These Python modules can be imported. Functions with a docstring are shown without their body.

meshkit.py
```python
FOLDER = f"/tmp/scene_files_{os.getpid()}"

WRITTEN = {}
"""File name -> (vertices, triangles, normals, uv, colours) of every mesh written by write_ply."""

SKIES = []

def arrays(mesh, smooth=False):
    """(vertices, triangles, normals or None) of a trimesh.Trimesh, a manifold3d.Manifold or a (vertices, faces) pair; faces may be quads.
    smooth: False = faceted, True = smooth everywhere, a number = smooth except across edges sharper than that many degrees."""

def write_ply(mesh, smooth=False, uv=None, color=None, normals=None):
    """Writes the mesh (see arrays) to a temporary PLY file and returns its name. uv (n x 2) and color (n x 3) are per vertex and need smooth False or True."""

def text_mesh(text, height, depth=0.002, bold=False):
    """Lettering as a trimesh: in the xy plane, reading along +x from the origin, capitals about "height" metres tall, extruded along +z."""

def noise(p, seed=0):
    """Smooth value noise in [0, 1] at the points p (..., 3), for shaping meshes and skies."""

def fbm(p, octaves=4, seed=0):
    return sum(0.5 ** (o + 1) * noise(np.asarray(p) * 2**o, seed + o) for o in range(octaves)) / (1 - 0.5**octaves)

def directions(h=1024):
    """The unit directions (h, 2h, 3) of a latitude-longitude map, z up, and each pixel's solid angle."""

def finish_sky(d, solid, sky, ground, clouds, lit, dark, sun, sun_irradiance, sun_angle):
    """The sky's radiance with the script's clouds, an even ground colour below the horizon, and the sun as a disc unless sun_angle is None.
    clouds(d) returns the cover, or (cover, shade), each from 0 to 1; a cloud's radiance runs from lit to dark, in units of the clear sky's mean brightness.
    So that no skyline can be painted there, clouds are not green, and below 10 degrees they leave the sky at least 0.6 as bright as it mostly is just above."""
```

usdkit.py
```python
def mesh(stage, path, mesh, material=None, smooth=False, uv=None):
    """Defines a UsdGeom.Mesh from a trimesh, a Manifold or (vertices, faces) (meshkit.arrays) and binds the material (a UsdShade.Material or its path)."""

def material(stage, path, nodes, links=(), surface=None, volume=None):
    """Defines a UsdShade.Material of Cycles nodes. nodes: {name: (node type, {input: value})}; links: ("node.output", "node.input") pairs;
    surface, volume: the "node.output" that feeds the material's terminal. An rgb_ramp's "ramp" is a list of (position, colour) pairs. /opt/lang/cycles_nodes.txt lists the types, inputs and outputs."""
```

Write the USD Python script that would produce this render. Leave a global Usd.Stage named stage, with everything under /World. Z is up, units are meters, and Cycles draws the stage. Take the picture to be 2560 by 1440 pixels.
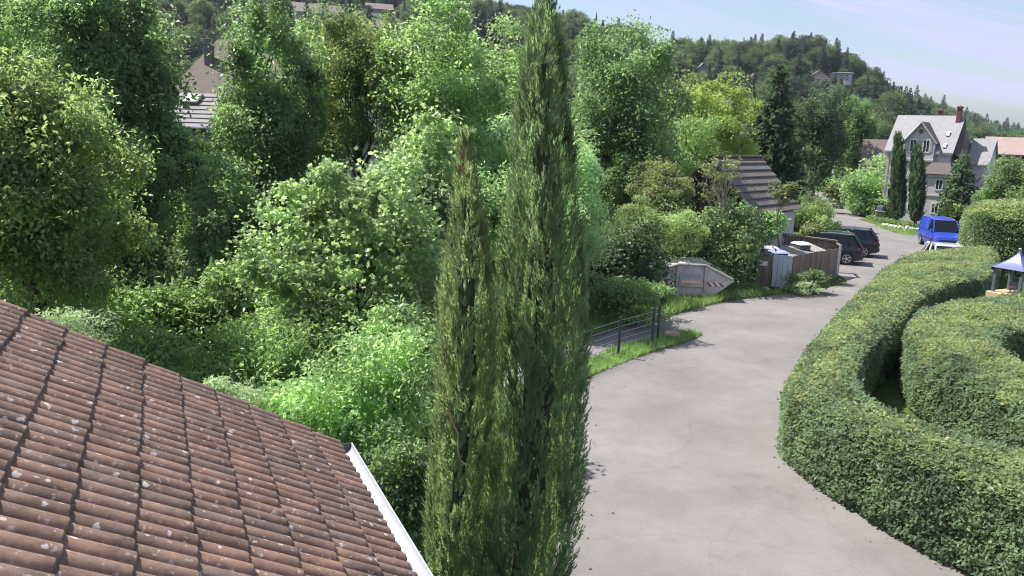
import math, numpy as np, trimesh, usdkit, meshkit, shapely
import manifold3d as m3
from pxr import Usd, UsdGeom, UsdLux, UsdShade, Gf, Vt, Sdf
from shapely.geometry import Polygon, Point, LineString

stage = Usd.Stage.CreateInMemory()
UsdGeom.SetStageUpAxis(stage, 'Z'); UsdGeom.SetStageMetersPerUnit(stage, 1.0)
UsdGeom.Xform.Define(stage, '/World'); UsdGeom.Scope.Define(stage, '/World/Looks')
PI = math.pi
# ------------------------------------------------------------------ camera, sky, sun, exposure
F = 2000.0                                    # focal length in photo pixels (photo 2560 wide)
PITCH, ROLL = math.atan(390 / F), math.radians(2.0)
CAM = np.array([0, 0, 6.5])
fw = np.array([0, math.cos(PITCH), -math.sin(PITCH)])
_r, _u = np.array([1.0, 0, 0]), np.array([0, math.sin(PITCH), math.cos(PITCH)])
rt = _r * math.cos(ROLL) + _u * math.sin(ROLL)
up = -_r * math.sin(ROLL) + _u * math.cos(ROLL)
cam = UsdGeom.Camera.Define(stage, '/World/camera')
M = np.eye(4); M[0, :3], M[1, :3], M[2, :3], M[3, :3] = rt, up, -fw, CAM
cam.AddTransformOp().Set(Gf.Matrix4d(*M.ravel().tolist()))
cam.CreateHorizontalApertureAttr(36.0); cam.CreateVerticalApertureAttr(20.25)
cam.CreateFocalLengthAttr(36.0 * F / 2560); cam.CreateClippingRangeAttr(Gf.Vec2f(0.1, 6000))
cam.CreateExposureAttr(0.85)
SUN_AZ, SUN_EL = math.radians(-70), math.radians(57)     # azimuth from +y towards +x
sd = np.array([math.sin(SUN_AZ) * math.cos(SUN_EL), math.cos(SUN_AZ) * math.cos(SUN_EL), math.sin(SUN_EL)])
sun = UsdLux.DistantLight.Define(stage, '/World/sun')
sun.CreateIntensityAttr(1.25); sun.CreateAngleAttr(0.5); sun.CreateColorAttr(Gf.Vec3f(1.0, 0.95, 0.87))
sun.GetPrim().CreateAttribute('inputs:normalize', Sdf.ValueTypeNames.Bool).Set(True)
q = Gf.Rotation(Gf.Vec3d(0, 0, 1), Gf.Vec3d(*sd.tolist()))
sun.AddTransformOp().Set(Gf.Matrix4d().SetRotate(q))
sky = usdkit.material(stage, '/World/Looks/sky_air', {
    's': ('sky_texture', {'sky_type': 'single_scattering', 'sun_disc': False, 'sun_elevation': SUN_EL, 'sun_rotation': SUN_AZ, 'aerosol_density': 2.3, 'altitude': 300.0}),
    'tc': ('texture_coordinate', {}),
    'vr': ('vector_rotate', {'rotate_type': 'y_axis', 'angle': -0.26}), 'map': ('mapping', {'scale': (1.6, 1.6, 26.0)}),
    'nz': ('noise_texture', {'scale': 1.3, 'detail': 7.0, 'roughness': 0.6, 'distortion': 0.35}),
    'map2': ('mapping', {'scale': (1.5, 1.5, 3.0)}),
    'nz2': ('noise_texture', {'scale': 1.2, 'detail': 2.0}),
    'rp': ('map_range', {'from_min': 0.44, 'from_max': 0.60, 'to_min': 0.12, 'to_max': 1.0, 'clamp': True}),
    'rp2': ('map_range', {'from_min': 0.3, 'from_max': 0.6, 'to_min': 0.6, 'to_max': 1.0, 'clamp': True}),
    'mul': ('math', {'math_type': 'multiply'}),
    'mx': ('mix', {'mix_type': 'mix', 'color2': (3.8, 4.0, 5.6)}),
    'b': ('background_shader', {'strength': 0.10})},
    [('tc.generated', 'vr.vector'), ('vr.vector', 'map.vector'), ('map.vector', 'nz.vector'), ('tc.generated', 'map2.vector'), ('map2.vector', 'nz2.vector'), ('nz.fac', 'rp.value'), ('nz2.fac', 'rp2.value'),
     ('rp.result', 'mul.value1'), ('rp2.result', 'mul.value2'), ('mul.value', 'mx.fac'), ('s.color', 'mx.color1'), ('mx.color', 'b.color')],
    surface='b.background')
dome = UsdLux.DomeLight.Define(stage, '/World/sky')
UsdShade.MaterialBindingAPI.Apply(dome.GetPrim()).Bind(sky)
dome.GetPrim().SetCustomDataByKey('kind', 'structure')

# ------------------------------------------------------------------ helpers
def ray(x, y): return fw * F + (x - 1280) * rt - (y - 720) * up
def at(x, y, Y):
    d = ray(x, y); return CAM + d * (Y / d[1])
def G(x, y, z=0.0):
    d = ray(x, y); return CAM + d * ((z - CAM[2]) / d[2])
def proj(p):
    d = np.asarray(p, float) - CAM; z = d @ fw
    return np.stack([1280 + F * (d @ rt) / z, 720 - F * (d @ up) / z], -1)
def rng_(s): return np.random.default_rng(s)

used = {}
def numbered(parent, name):
    k = (parent, name); n = used.get(k, 0); used[k] = n + 1
    return f'{parent}/{name}' + (f'_{n:03d}' if n else '')
def meta(p, label=None, cat=None, group=None, kind=None):
    for k, v in (('label', label), ('category', cat), ('group', group), ('kind', kind)):
        if v: p.SetCustomDataByKey(k, v)
    return p
def thing(name, label, cat, loc=(0, 0, 0), rz=0.0, group=None, scale=None):
    x = UsdGeom.Xform.Define(stage, numbered('/World', name))
    x.AddTranslateOp().Set(Gf.Vec3d(*[float(v) for v in loc]))
    if rz: x.AddRotateZOp().Set(math.degrees(rz))
    if scale is not None: x.AddScaleOp().Set(Gf.Vec3f(*[float(v) for v in scale]))
    return meta(x.GetPrim(), label, cat, group)
def part(parent, name, mesh, mat, smooth=False, label=None, kind=None):
    path = str(parent.GetPath()) if parent is not None else '/World'
    m = usdkit.mesh(stage, numbered(path, name), mesh, mat, smooth=smooth)
    meta(m.GetPrim(), label, None, None, kind)
    return m.GetPrim()
def single(name, mesh, mat, label=None, cat=None, group=None, kind=None, smooth=False):
    p = part(None, name, mesh, mat, smooth); return meta(p, label, cat, group, kind)
def shift(m, d):
    m = m.copy(); m.apply_translation(d); return m
def box(x0, x1, y0, y1, z0, z1):
    m = trimesh.creation.box((x1 - x0, y1 - y0, z1 - z0)); m.apply_translation(((x0 + x1) / 2, (y0 + y1) / 2, (z0 + z1) / 2)); return m
def rbox(x0, x1, y0, y1, z0, z1, b=0.02):
    a = np.array([[x0, y0, z0], [x1, y1, z1]])
    pts = []
    for i in range(3):
        for s in np.ndindex(2, 2, 2):
            p = np.array([a[s[k], k] + (0 if k == i else (b if s[k] == 0 else -b)) for k in range(3)]); pts.append(p)
    return trimesh.convex.convex_hull(np.array(pts))
def cat_(ms): return trimesh.util.concatenate([m for m in ms if m is not None])
def tube(pts, rad, sides=6, cap=True):
    p = np.asarray(pts, float); n = len(p); rad = np.broadcast_to(rad, (n,))
    t = np.gradient(p, axis=0); t /= np.linalg.norm(t, axis=1, keepdims=True) + 1e-12
    ref = np.where(np.abs(t[:, 2:]) < 0.9, [[0, 0, 1.0]], [[1.0, 0, 0]])
    a = np.cross(t, ref); a /= np.linalg.norm(a, axis=1, keepdims=True) + 1e-12
    b = np.cross(t, a); ang = np.arange(sides) * 2 * PI / sides
    v = (p[:, None] + rad[:, None, None] * (np.cos(ang)[None, :, None] * a[:, None] + np.sin(ang)[None, :, None] * b[:, None])).reshape(-1, 3)
    f = []
    for i in range(n - 1):
        for j in range(sides):
            k = (j + 1) % sides; f += [[i * sides + j, i * sides + k, (i + 1) * sides + k], [i * sides + j, (i + 1) * sides + k, (i + 1) * sides + j]]
    if cap:
        v = np.vstack([v, p[0], p[-1]]); c0, c1 = n * sides, n * sides + 1
        for j in range(sides):
            k = (j + 1) % sides; f += [[c0, k, j], [c1, (n - 1) * sides + j, (n - 1) * sides + k]]
    return trimesh.Trimesh(v, f, process=False)
def cyl(p0, p1, r, sides=12): return tube([p0, p1], [r, r], sides)
def hull(pts): return trimesh.convex.convex_hull(np.asarray(pts, float))
def prism(poly, y0, y1):
    """polygon in x,z extruded along y"""
    m = trimesh.creation.extrude_polygon(Polygon(poly), y1 - y0, engine='earcut')
    v = m.vertices.copy(); m.vertices = np.stack([v[:, 0], y0 + v[:, 2], v[:, 1]], 1); m.invert(); return m
def slab(p, t):
    """four corners (counterclockwise seen from outside) thickened inwards by t"""
    p = np.asarray(p, float); n = np.cross(p[1] - p[0], p[-1] - p[0]); n /= np.linalg.norm(n)
    return hull(np.vstack([p, p - n * t]))

# ------------------------------------------------------------------ materials
def mat(name, nodes, links, surface='p.BSDF'): return usdkit.material(stage, '/World/Looks/' + name, nodes, links, surface=surface)
def plain(name, col, rough=0.6, metallic=0.0, var=0.12, scale=6.0, bump=0.0, bscale=40.0, spec=0.5, coat=0.0):
    c = np.array(col)
    nodes = {'g': ('geometry', {}), 'n': ('noise_texture', {'scale': scale, 'detail': 5.0, 'roughness': 0.65}),
             'r': ('rgb_ramp', {'ramp': [(0.25, tuple(c * (1 - var))), (0.75, tuple(c * (1 + var)))]}),
             'p': ('principled_bsdf', {'roughness': rough, 'metallic': metallic, 'specular_ior_level': spec, 'coat_weight': coat})}
    links = [('g.position', 'n.vector'), ('n.fac', 'r.fac'), ('r.color', 'p.base_color')]
    if bump:
        nodes |= {'n2': ('noise_texture', {'scale': bscale, 'detail': 4.0}), 'b': ('bump', {'strength': bump, 'distance': 0.02})}
        links += [('g.position', 'n2.vector'), ('n2.fac', 'b.height'), ('b.normal', 'p.normal')]
    return mat(name, nodes, links)
def leafmat(name, dark, mid, light, rough=0.4, trans=0.32, patch=0.7, spec=0.5, ps=0.45, k=2.75):
    dark, mid, light = (tuple((np.array(c) * 0.80 + np.mean(c) * np.array([0.22, 0.20, 0.21])) * k) for c in (dark, mid, light))
    t = tuple(np.array(mid) * np.array([1.55, 1.58, 1.10]))
    return mat(name, {'g': ('geometry', {}), 'r': ('rgb_ramp', {'ramp': [(0.0, dark), (0.5, mid), (1.0, light)]}),
        'n': ('noise_texture', {'scale': patch, 'detail': 3.0}), 'mr': ('map_range', {'from_min': 0.3, 'from_max': 0.7, 'to_min': 1 - ps, 'to_max': 1 + ps * 0.8}),
        'm': ('mix', {'mix_type': 'multiply', 'fac': 1.0}), 'mt': ('mix', {'mix_type': 'multiply', 'fac': 1.0, 'color1': t}),
        'p': ('principled_bsdf', {'roughness': rough - 0.03, 'specular_ior_level': spec * 1.1}), 't': ('translucent_bsdf', {}), 'x': ('mix_closure', {'fac': min(trans + 0.22, 0.62)})},
        [('g.random_per_island', 'r.fac'), ('g.position', 'n.vector'), ('n.fac', 'mr.value'), ('r.color', 'm.color1'), ('mr.result', 'm.color2'), ('mr.result', 'mt.color2'),
         ('m.color', 'p.base_color'), ('mt.color', 't.color'), ('p.BSDF', 'x.closure1'), ('t.BSDF', 'x.closure2')], surface='x.closure')

L = {}
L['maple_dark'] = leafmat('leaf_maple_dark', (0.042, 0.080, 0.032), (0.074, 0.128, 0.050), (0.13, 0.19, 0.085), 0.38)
L['maple_bright'] = leafmat('leaf_maple_bright', (0.062, 0.112, 0.042), (0.105, 0.165, 0.062), (0.165, 0.23, 0.10), 0.42, 0.36)
L['plane_tree'] = leafmat('leaf_plane', (0.066, 0.110, 0.046), (0.115, 0.170, 0.075), (0.20, 0.25, 0.14), 0.36, 0.33, spec=0.6)
L['drooping'] = leafmat('leaf_drooping', (0.050, 0.084, 0.028), (0.092, 0.135, 0.046), (0.165, 0.20, 0.07), 0.36, 0.38)
L['locust'] = leafmat('leaf_locust', (0.045, 0.070, 0.022), (0.080, 0.110, 0.035), (0.13, 0.14, 0.05), 0.5, 0.3)
L['ash'] = leafmat('leaf_ash', (0.085, 0.14, 0.07), (0.14, 0.21, 0.11), (0.23, 0.30, 0.18), 0.42, 0.35)
L['yellowgreen'] = leafmat('leaf_yellowgreen', (0.07, 0.11, 0.02), (0.12, 0.165, 0.03), (0.18, 0.21, 0.045), 0.5, 0.3)
L['midgreen'] = leafmat('leaf_midgreen', (0.045, 0.080, 0.032), (0.078, 0.125, 0.050), (0.125, 0.175, 0.08), 0.45)
L['palegreen'] = leafmat('leaf_palegreen', (0.07, 0.11, 0.04), (0.12, 0.17, 0.065), (0.19, 0.23, 0.10), 0.5, 0.3)
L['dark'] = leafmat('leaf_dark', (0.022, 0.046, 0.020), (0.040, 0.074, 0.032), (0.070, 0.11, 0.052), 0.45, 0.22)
L['reddish'] = leafmat('leaf_reddish', (0.058, 0.078, 0.030), (0.098, 0.112, 0.046), (0.17, 0.13, 0.075), 0.5, 0.3)
L['grey'] = leafmat('leaf_greyish', (0.10, 0.14, 0.085), (0.16, 0.21, 0.13), (0.26, 0.30, 0.20), 0.55, 0.25)
L['spruce'] = leafmat('leaf_spruce', (0.020, 0.040, 0.020), (0.034, 0.060, 0.032), (0.060, 0.090, 0.050), 0.8, 0.15, spec=0.15)
L['cypress'] = leafmat('leaf_cypress', k=3.5, dark=(0.034, 0.058, 0.027), mid=(0.061, 0.095, 0.044), light=(0.102, 0.138, 0.069), rough=0.55, trans=0.3, patch=2.2, ps=0.35)
L['cypress_small'] = leafmat('leaf_cypress_small', k=3.6, dark=(0.042, 0.064, 0.029), mid=(0.077, 0.106, 0.049), light=(0.125, 0.15, 0.076), rough=0.55, trans=0.3, patch=2.2, ps=0.35)
L['bush'] = leafmat('leaf_bush', (0.075, 0.13, 0.055), (0.125, 0.19, 0.085), (0.20, 0.27, 0.14), 0.40, 0.36)
L['shrub'] = leafmat('leaf_shrub', (0.045, 0.085, 0.028), (0.085, 0.14, 0.045), (0.16, 0.20, 0.085), 0.40, 0.30)
L['hedge'] = leafmat('leaf_hedge', (0.046, 0.076, 0.040), (0.082, 0.122, 0.064), (0.13, 0.17, 0.095), 0.55, 0.25, patch=1.3, ps=0.4)
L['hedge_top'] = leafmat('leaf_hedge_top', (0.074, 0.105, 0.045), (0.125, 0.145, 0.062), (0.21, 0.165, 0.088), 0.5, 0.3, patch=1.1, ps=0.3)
L['hillA'] = leafmat('leaf_hill_green', k=2.55, dark=(0.026, 0.050, 0.017), mid=(0.044, 0.080, 0.024), light=(0.064, 0.106, 0.032), rough=0.6, trans=0.2, patch=0.05)
L['hillB'] = leafmat('leaf_hill_pale', k=2.55, dark=(0.034, 0.060, 0.018), mid=(0.058, 0.094, 0.026), light=(0.080, 0.118, 0.036), rough=0.6, trans=0.2, patch=0.05)
L['hillC'] = leafmat('leaf_hill_dark', k=2.55, dark=(0.010, 0.022, 0.014), mid=(0.017, 0.032, 0.020), light=(0.028, 0.048, 0.028), rough=0.6, trans=0.15, patch=0.05)
bark = plain('bark', (0.075, 0.062, 0.048), 0.85, var=0.4, scale=9, bump=0.6, bscale=25)
bark_pale = plain('bark_pale', (0.28, 0.25, 0.19), 0.85, var=0.35, scale=8, bump=0.5, bscale=25)
bark_dark = plain('bark_dark', (0.030, 0.028, 0.022), 0.9, var=0.4, scale=9)
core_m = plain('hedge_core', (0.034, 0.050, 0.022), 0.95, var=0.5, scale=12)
dry_m = plain('dry_twig', (0.30, 0.17, 0.08), 0.8, var=0.3, scale=30)
cone_m = plain('cypress_cone', (0.30, 0.27, 0.16), 0.7, var=0.3, scale=60)
cone_b = plain('cypress_cone_old', (0.20, 0.13, 0.08), 0.8, var=0.3, scale=60)
white_m = plain('white_paint', (0.55, 0.56, 0.59), 0.5, var=0.06, scale=3)
plaster = plain('house_plaster', (0.46, 0.435, 0.45), 0.85, var=0.07, scale=0.8, bump=0.2)
trim_m = plain('stone_trim', (0.36, 0.335, 0.34), 0.8, var=0.1, scale=2)
glass_m = plain('window_glass', (0.035, 0.04, 0.05), 0.08, var=0.2, scale=1, spec=0.8)
slate_m = plain('slate_grey', (0.21, 0.21, 0.225), 0.6, var=0.15, scale=2.5, bump=0.4, bscale=8)
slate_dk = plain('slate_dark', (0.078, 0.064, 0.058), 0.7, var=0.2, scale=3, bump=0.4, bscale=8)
brick_m = plain('chimney_brick', (0.15, 0.055, 0.045), 0.85, var=0.25, scale=8, bump=0.4)
pinkroof = plain('pink_tile', (0.30, 0.225, 0.205), 0.8, var=0.12, scale=1.5, bump=0.4, bscale=8)
brownroof = plain('brown_tile', (0.125, 0.098, 0.085), 0.8, var=0.2, scale=2, bump=0.4, bscale=8)
greyroof = plain('grey_tile', (0.165, 0.155, 0.16), 0.65, var=0.12, scale=3, bump=0.3, bscale=8)
timber_dk = plain('timber_dark', (0.060, 0.045, 0.036), 0.8, var=0.35, scale=5, bump=0.4)
board_m = [plain('board_brown_' + n, c, 0.8, var=0.25, scale=4, bump=0.4, bscale=18) for n, c in (('warm', (0.165, 0.118, 0.082)), ('mid', (0.135, 0.100, 0.075)), ('grey', (0.175, 0.145, 0.115)))]
board_w = plain('board_whitewash', (0.42, 0.42, 0.43), 0.75, var=0.14, scale=5, bump=0.3)
lid_m = plain('weathered_slat', (0.28, 0.265, 0.25), 0.8, var=0.2, scale=6)
blue_lid = plain('bin_lid_blue', (0.30, 0.36, 0.72), 0.3, var=0.1, scale=3)
bin_m = plain('bin_body', (0.06, 0.065, 0.07), 0.5)
skip_m = plain('skip_paint', (0.40, 0.375, 0.355), 0.6, var=0.32, scale=3.5, bump=0.3, bscale=9)
skip_dk = plain('skip_rib', (0.36, 0.33, 0.30), 0.6, var=0.2, scale=3)
rubble_m = plain('rubble', (0.50, 0.48, 0.46), 0.9, var=0.35, scale=6)
red_m = plain('warning_red', (0.24, 0.06, 0.035), 0.5)
salmon_m = plain('sign_salmon', (0.62, 0.30, 0.24), 0.5)
pinkwhite = plain('sign_pale', (0.72, 0.62, 0.58), 0.5)
bluegrey = plain('sign_bluegrey', (0.30, 0.33, 0.42), 0.5)
postm = plain('post_dark', (0.022, 0.026, 0.030), 0.45)
wire_m = plain('wire_galvanised', (0.30, 0.34, 0.36), 0.4, metallic=0.6)
rock_m = plain('limestone', (0.36, 0.27, 0.19), 0.9, var=0.3, scale=5, bump=0.8, bscale=12)
rock_g = plain('fieldstone', (0.45, 0.43, 0.40), 0.9, var=0.25, scale=6, bump=0.8, bscale=12)
gutter_m = plain('gutter_white', (0.44, 0.45, 0.51), 0.35, var=0.05, scale=5)
dark_in = plain('gutter_end_cap', (0.05, 0.05, 0.055), 0.5)
zinc_m = plain('zinc_blue', (0.26, 0.29, 0.50), 0.28, metallic=0.75, var=0.1, scale=2)
car_m = plain('car_paint_dark', (0.006, 0.007, 0.014), 0.25, var=0.05, coat=0.25)
carglass = plain('car_glass', (0.008, 0.009, 0.014), 0.08, spec=0.4)
tyre_m = plain('tyre', (0.018, 0.018, 0.019), 0.8)
rim_m = plain('rim_alloy', (0.45, 0.46, 0.48), 0.35, metallic=0.7)
tail_m = plain('tail_lamp', (0.42, 0.025, 0.025), 0.15, spec=0.8)
trimblk = plain('car_trim', (0.02, 0.02, 0.022), 0.6)
van_m = plain('van_blue', (0.020, 0.050, 0.36), 0.35, var=0.05, coat=0.15)
whitecar = plain('car_white', (0.58, 0.58, 0.62), 0.25, var=0.03, coat=0.8)
lampm = plain('head_lamp', (0.7, 0.7, 0.72), 0.1, spec=0.9)
grass_m = leafmat('grass_blade', (0.058, 0.105, 0.034), (0.092, 0.152, 0.050), (0.14, 0.20, 0.078), 0.5, 0.35, patch=0.9, ps=0.35)
# road: worn pale asphalt, patches and fine cracks
road_m = mat('road_asphalt', {
    'g': ('geometry', {}), 'n1': ('noise_texture', {'scale': 0.35, 'detail': 6.0, 'roughness': 0.65}), 'n2': ('noise_texture', {'scale': 45.0, 'detail': 3.0}),
    'n3': ('noise_texture', {'scale': 2.2, 'detail': 7.0, 'roughness': 0.75, 'distortion': 0.6}),
    'r1': ('rgb_ramp', {'ramp': [(0.32, (0.158, 0.149, 0.147)), (0.52, (0.194, 0.184, 0.182)), (0.68, (0.228, 0.217, 0.213))]}),
    'r3': ('rgb_ramp', {'ramp': [(0.30, (0.90, 0.885, 0.885)), (0.5, (1, 1, 1)), (0.72, (1.05, 1.05, 1.05))]}),
    'r2': ('rgb_ramp', {'ramp': [(0.25, (0.86, 0.86, 0.86)), (0.75, (1.1, 1.1, 1.1))]}),
    'v': ('voronoi_texture', {'feature': 'distance_to_edge', 'scale': 0.55}), 'nv': ('noise_texture', {'scale': 1.6, 'detail': 4.0}), 'av': ('mix', {'mix_type': 'add', 'fac': 0.5}),
    'rv': ('rgb_ramp', {'ramp': [(0.0, (0.74, 0.72, 0.71)), (0.007, (0.85, 0.84, 0.83)), (0.014, (1, 1, 1))]}),
    'm1': ('mix', {'mix_type': 'multiply', 'fac': 1.0}), 'm2': ('mix', {'mix_type': 'multiply', 'fac': 1.0}), 'm3': ('mix', {'mix_type': 'multiply', 'fac': 0.35}),
    'b': ('bump', {'strength': 0.35, 'distance': 0.01}), 'p': ('principled_bsdf', {'roughness': 0.85, 'specular_ior_level': 0.3})},
    [('g.position', 'n1.vector'), ('g.position', 'n2.vector'), ('g.position', 'n3.vector'), ('n1.fac', 'r1.fac'), ('n3.fac', 'r3.fac'), ('n2.fac', 'r2.fac'), ('g.position', 'nv.vector'),
     ('g.position', 'av.color1'), ('nv.color', 'av.color2'), ('av.color', 'v.vector'), ('v.distance', 'rv.fac'),
     ('r1.color', 'm1.color1'), ('r3.color', 'm1.color2'), ('m1.color', 'm2.color1'), ('r2.color', 'm2.color2'), ('m2.color', 'm3.color1'), ('rv.color', 'm3.color2'), ('m3.color', 'p.base_color'),
     ('n2.fac', 'b.height'), ('b.normal', 'p.normal')])
ground_m = mat('ground_grass', {'g': ('geometry', {}), 'n1': ('noise_texture', {'scale': 0.25, 'detail': 6.0}), 'n2': ('noise_texture', {'scale': 9.0, 'detail': 4.0}),
    'r1': ('rgb_ramp', {'ramp': [(0.3, (0.040, 0.062, 0.020)), (0.5, (0.055, 0.095, 0.026)), (0.7, (0.085, 0.11, 0.038))]}), 'r2': ('rgb_ramp', {'ramp': [(0.2, (0.6, 0.6, 0.6)), (0.8, (1.3, 1.3, 1.3))]}),
    'm': ('mix', {'mix_type': 'multiply', 'fac': 1.0}), 'b': ('bump', {'strength': 0.8, 'distance': 0.06}), 'p': ('principled_bsdf', {'roughness': 0.95, 'specular_ior_level': 0.1})},
    [('g.position', 'n1.vector'), ('g.position', 'n2.vector'), ('n1.fac', 'r1.fac'), ('n2.fac', 'r2.fac'), ('r1.color', 'm.color1'), ('r2.color', 'm.color2'), ('m.color', 'p.base_color'), ('n2.fac', 'b.height'), ('b.normal', 'p.normal')])
# clay roof tiles: warm brown, soot film, pale lichen spots
def tilemat(name, base):
    b = np.array(base)
    return mat(name, {'g': ('geometry', {}), 'n1': ('noise_texture', {'scale': 3.5, 'detail': 6.0, 'roughness': 0.7}), 'n2': ('noise_texture', {'scale': 26.0, 'detail': 5.0, 'roughness': 0.7}),
        'r1': ('rgb_ramp', {'ramp': [(0.30, tuple(b * 0.52)), (0.5, tuple(b)), (0.68, tuple(b * np.array([1.42, 1.4, 1.38])))]}),
        'r2': ('rgb_ramp', {'ramp': [(0.25, (0.74, 0.73, 0.74)), (0.5, (1, 1, 1)), (0.75, (1.22, 1.2, 1.18))]}),
        'n5': ('noise_texture', {'scale': 14.0, 'detail': 4.0}), 'wv': ('mix', {'mix_type': 'add', 'fac': 0.09}), 'v1': ('voronoi_texture', {'scale': 8.5}), 'v2': ('voronoi_texture', {'scale': 17.0}), 'n3': ('noise_texture', {'scale': 40.0, 'detail': 4.0}), 'n4': ('noise_texture', {'scale': 2.0, 'detail': 3.0}),
        'a1': ('math', {'math_type': 'multiply_add', 'value2': 0.20}), 'a2': ('math', {'math_type': 'multiply_add', 'value2': 0.26}), 'a3': ('math', {'math_type': 'multiply_add', 'value2': -0.30}),
        'l1': ('map_range', {'from_min': 0.275, 'from_max': 0.235, 'to_min': 0.0, 'to_max': 0.8, 'clamp': True}),
        'l2': ('map_range', {'from_min': 0.36, 'from_max': 0.25, 'to_min': 0.0, 'to_max': 0.75, 'clamp': True}),
        'sel': ('separate_color', {}), 'gt': ('math', {'math_type': 'greater_than', 'value2': 0.22}), 'ml': ('math', {'math_type': 'multiply'}),
        'm': ('mix', {'mix_type': 'multiply', 'fac': 1.0}), 'x1': ('mix', {'color2': (0.47, 0.44, 0.435)}), 'x2': ('mix', {'color2': (0.36, 0.29, 0.275)}),
        'b': ('bump', {'strength': 0.5, 'distance': 0.006}), 'p': ('principled_bsdf', {'roughness': 0.8, 'specular_ior_level': 0.3})},
        [('g.position', 'n1.vector'), ('g.position', 'n2.vector'), ('n1.fac', 'r1.fac'), ('n2.fac', 'r2.fac'), ('r1.color', 'm.color1'), ('r2.color', 'm.color2'),
         ('g.position', 'wv.color1'), ('n5.color', 'wv.color2'), ('g.position', 'n5.vector'), ('wv.color', 'v1.vector'), ('wv.color', 'v2.vector'), ('g.position', 'n3.vector'), ('n3.fac', 'a1.value1'), ('v1.distance', 'a1.value3'), ('n3.fac', 'a2.value1'), ('v2.distance', 'a2.value3'),
         ('a1.value', 'l1.value'), ('a2.value', 'l2.value'), ('v1.color', 'sel.color'), ('sel.r', 'gt.value1'), ('l1.result', 'ml.value1'), ('gt.value', 'ml.value2'),
         ('m.color', 'x2.color1'), ('l2.result', 'x2.fac'), ('x2.color', 'x1.color1'), ('ml.value', 'x1.fac'), ('x1.color', 'p.base_color'), ('n2.fac', 'b.height'), ('b.normal', 'p.normal')])
tile_m = [tilemat('clay_tile_' + n, c) for n, c in (('red', (0.190, 0.122, 0.092)), ('brown', (0.172, 0.114, 0.088)), ('grey', (0.162, 0.113, 0.092)), ('orange', (0.196, 0.122, 0.090)))]
print('materials')

# ------------------------------------------------------------------ foliage builders
LEAF = {
 'oval': (np.array([(0, 0, 0), (0.5, 0.30, 0.07), (1, 0, -0.10), (0.5, -0.30, 0.07)]), [(0, 3, 2), (0, 2, 1)]),
 'long': (np.array([(0, 0, 0), (0.4, 0.15, 0.04), (1, 0, -0.16), (0.4, -0.15, 0.04)]), [(0, 3, 2), (0, 2, 1)]),
 'blade': (np.array([(0, 0.05, 0), (0, -0.05, 0), (1, 0, 0)]), [(0, 1, 2)]),
 'lobed': (np.array([(0, 0, 0), (0.10, 0.42, -0.03), (0.36, 0.24, 0.05), (0.66, 0.50, -0.05), (0.66, 0.14, 0.05), (1.02, 0, -0.10), (0.66, -0.14, 0.05), (0.66, -0.50, -0.05), (0.36, -0.24, 0.05), (0.10, -0.42, -0.03)]),
           [(0, 2, 1), (0, 4, 2), (2, 4, 3), (0, 6, 4), (4, 6, 5), (0, 8, 6), (6, 8, 7), (0, 9, 8)]),
}
def norm(v): return v / (np.linalg.norm(v, axis=-1, keepdims=True) + 1e-12)
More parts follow.
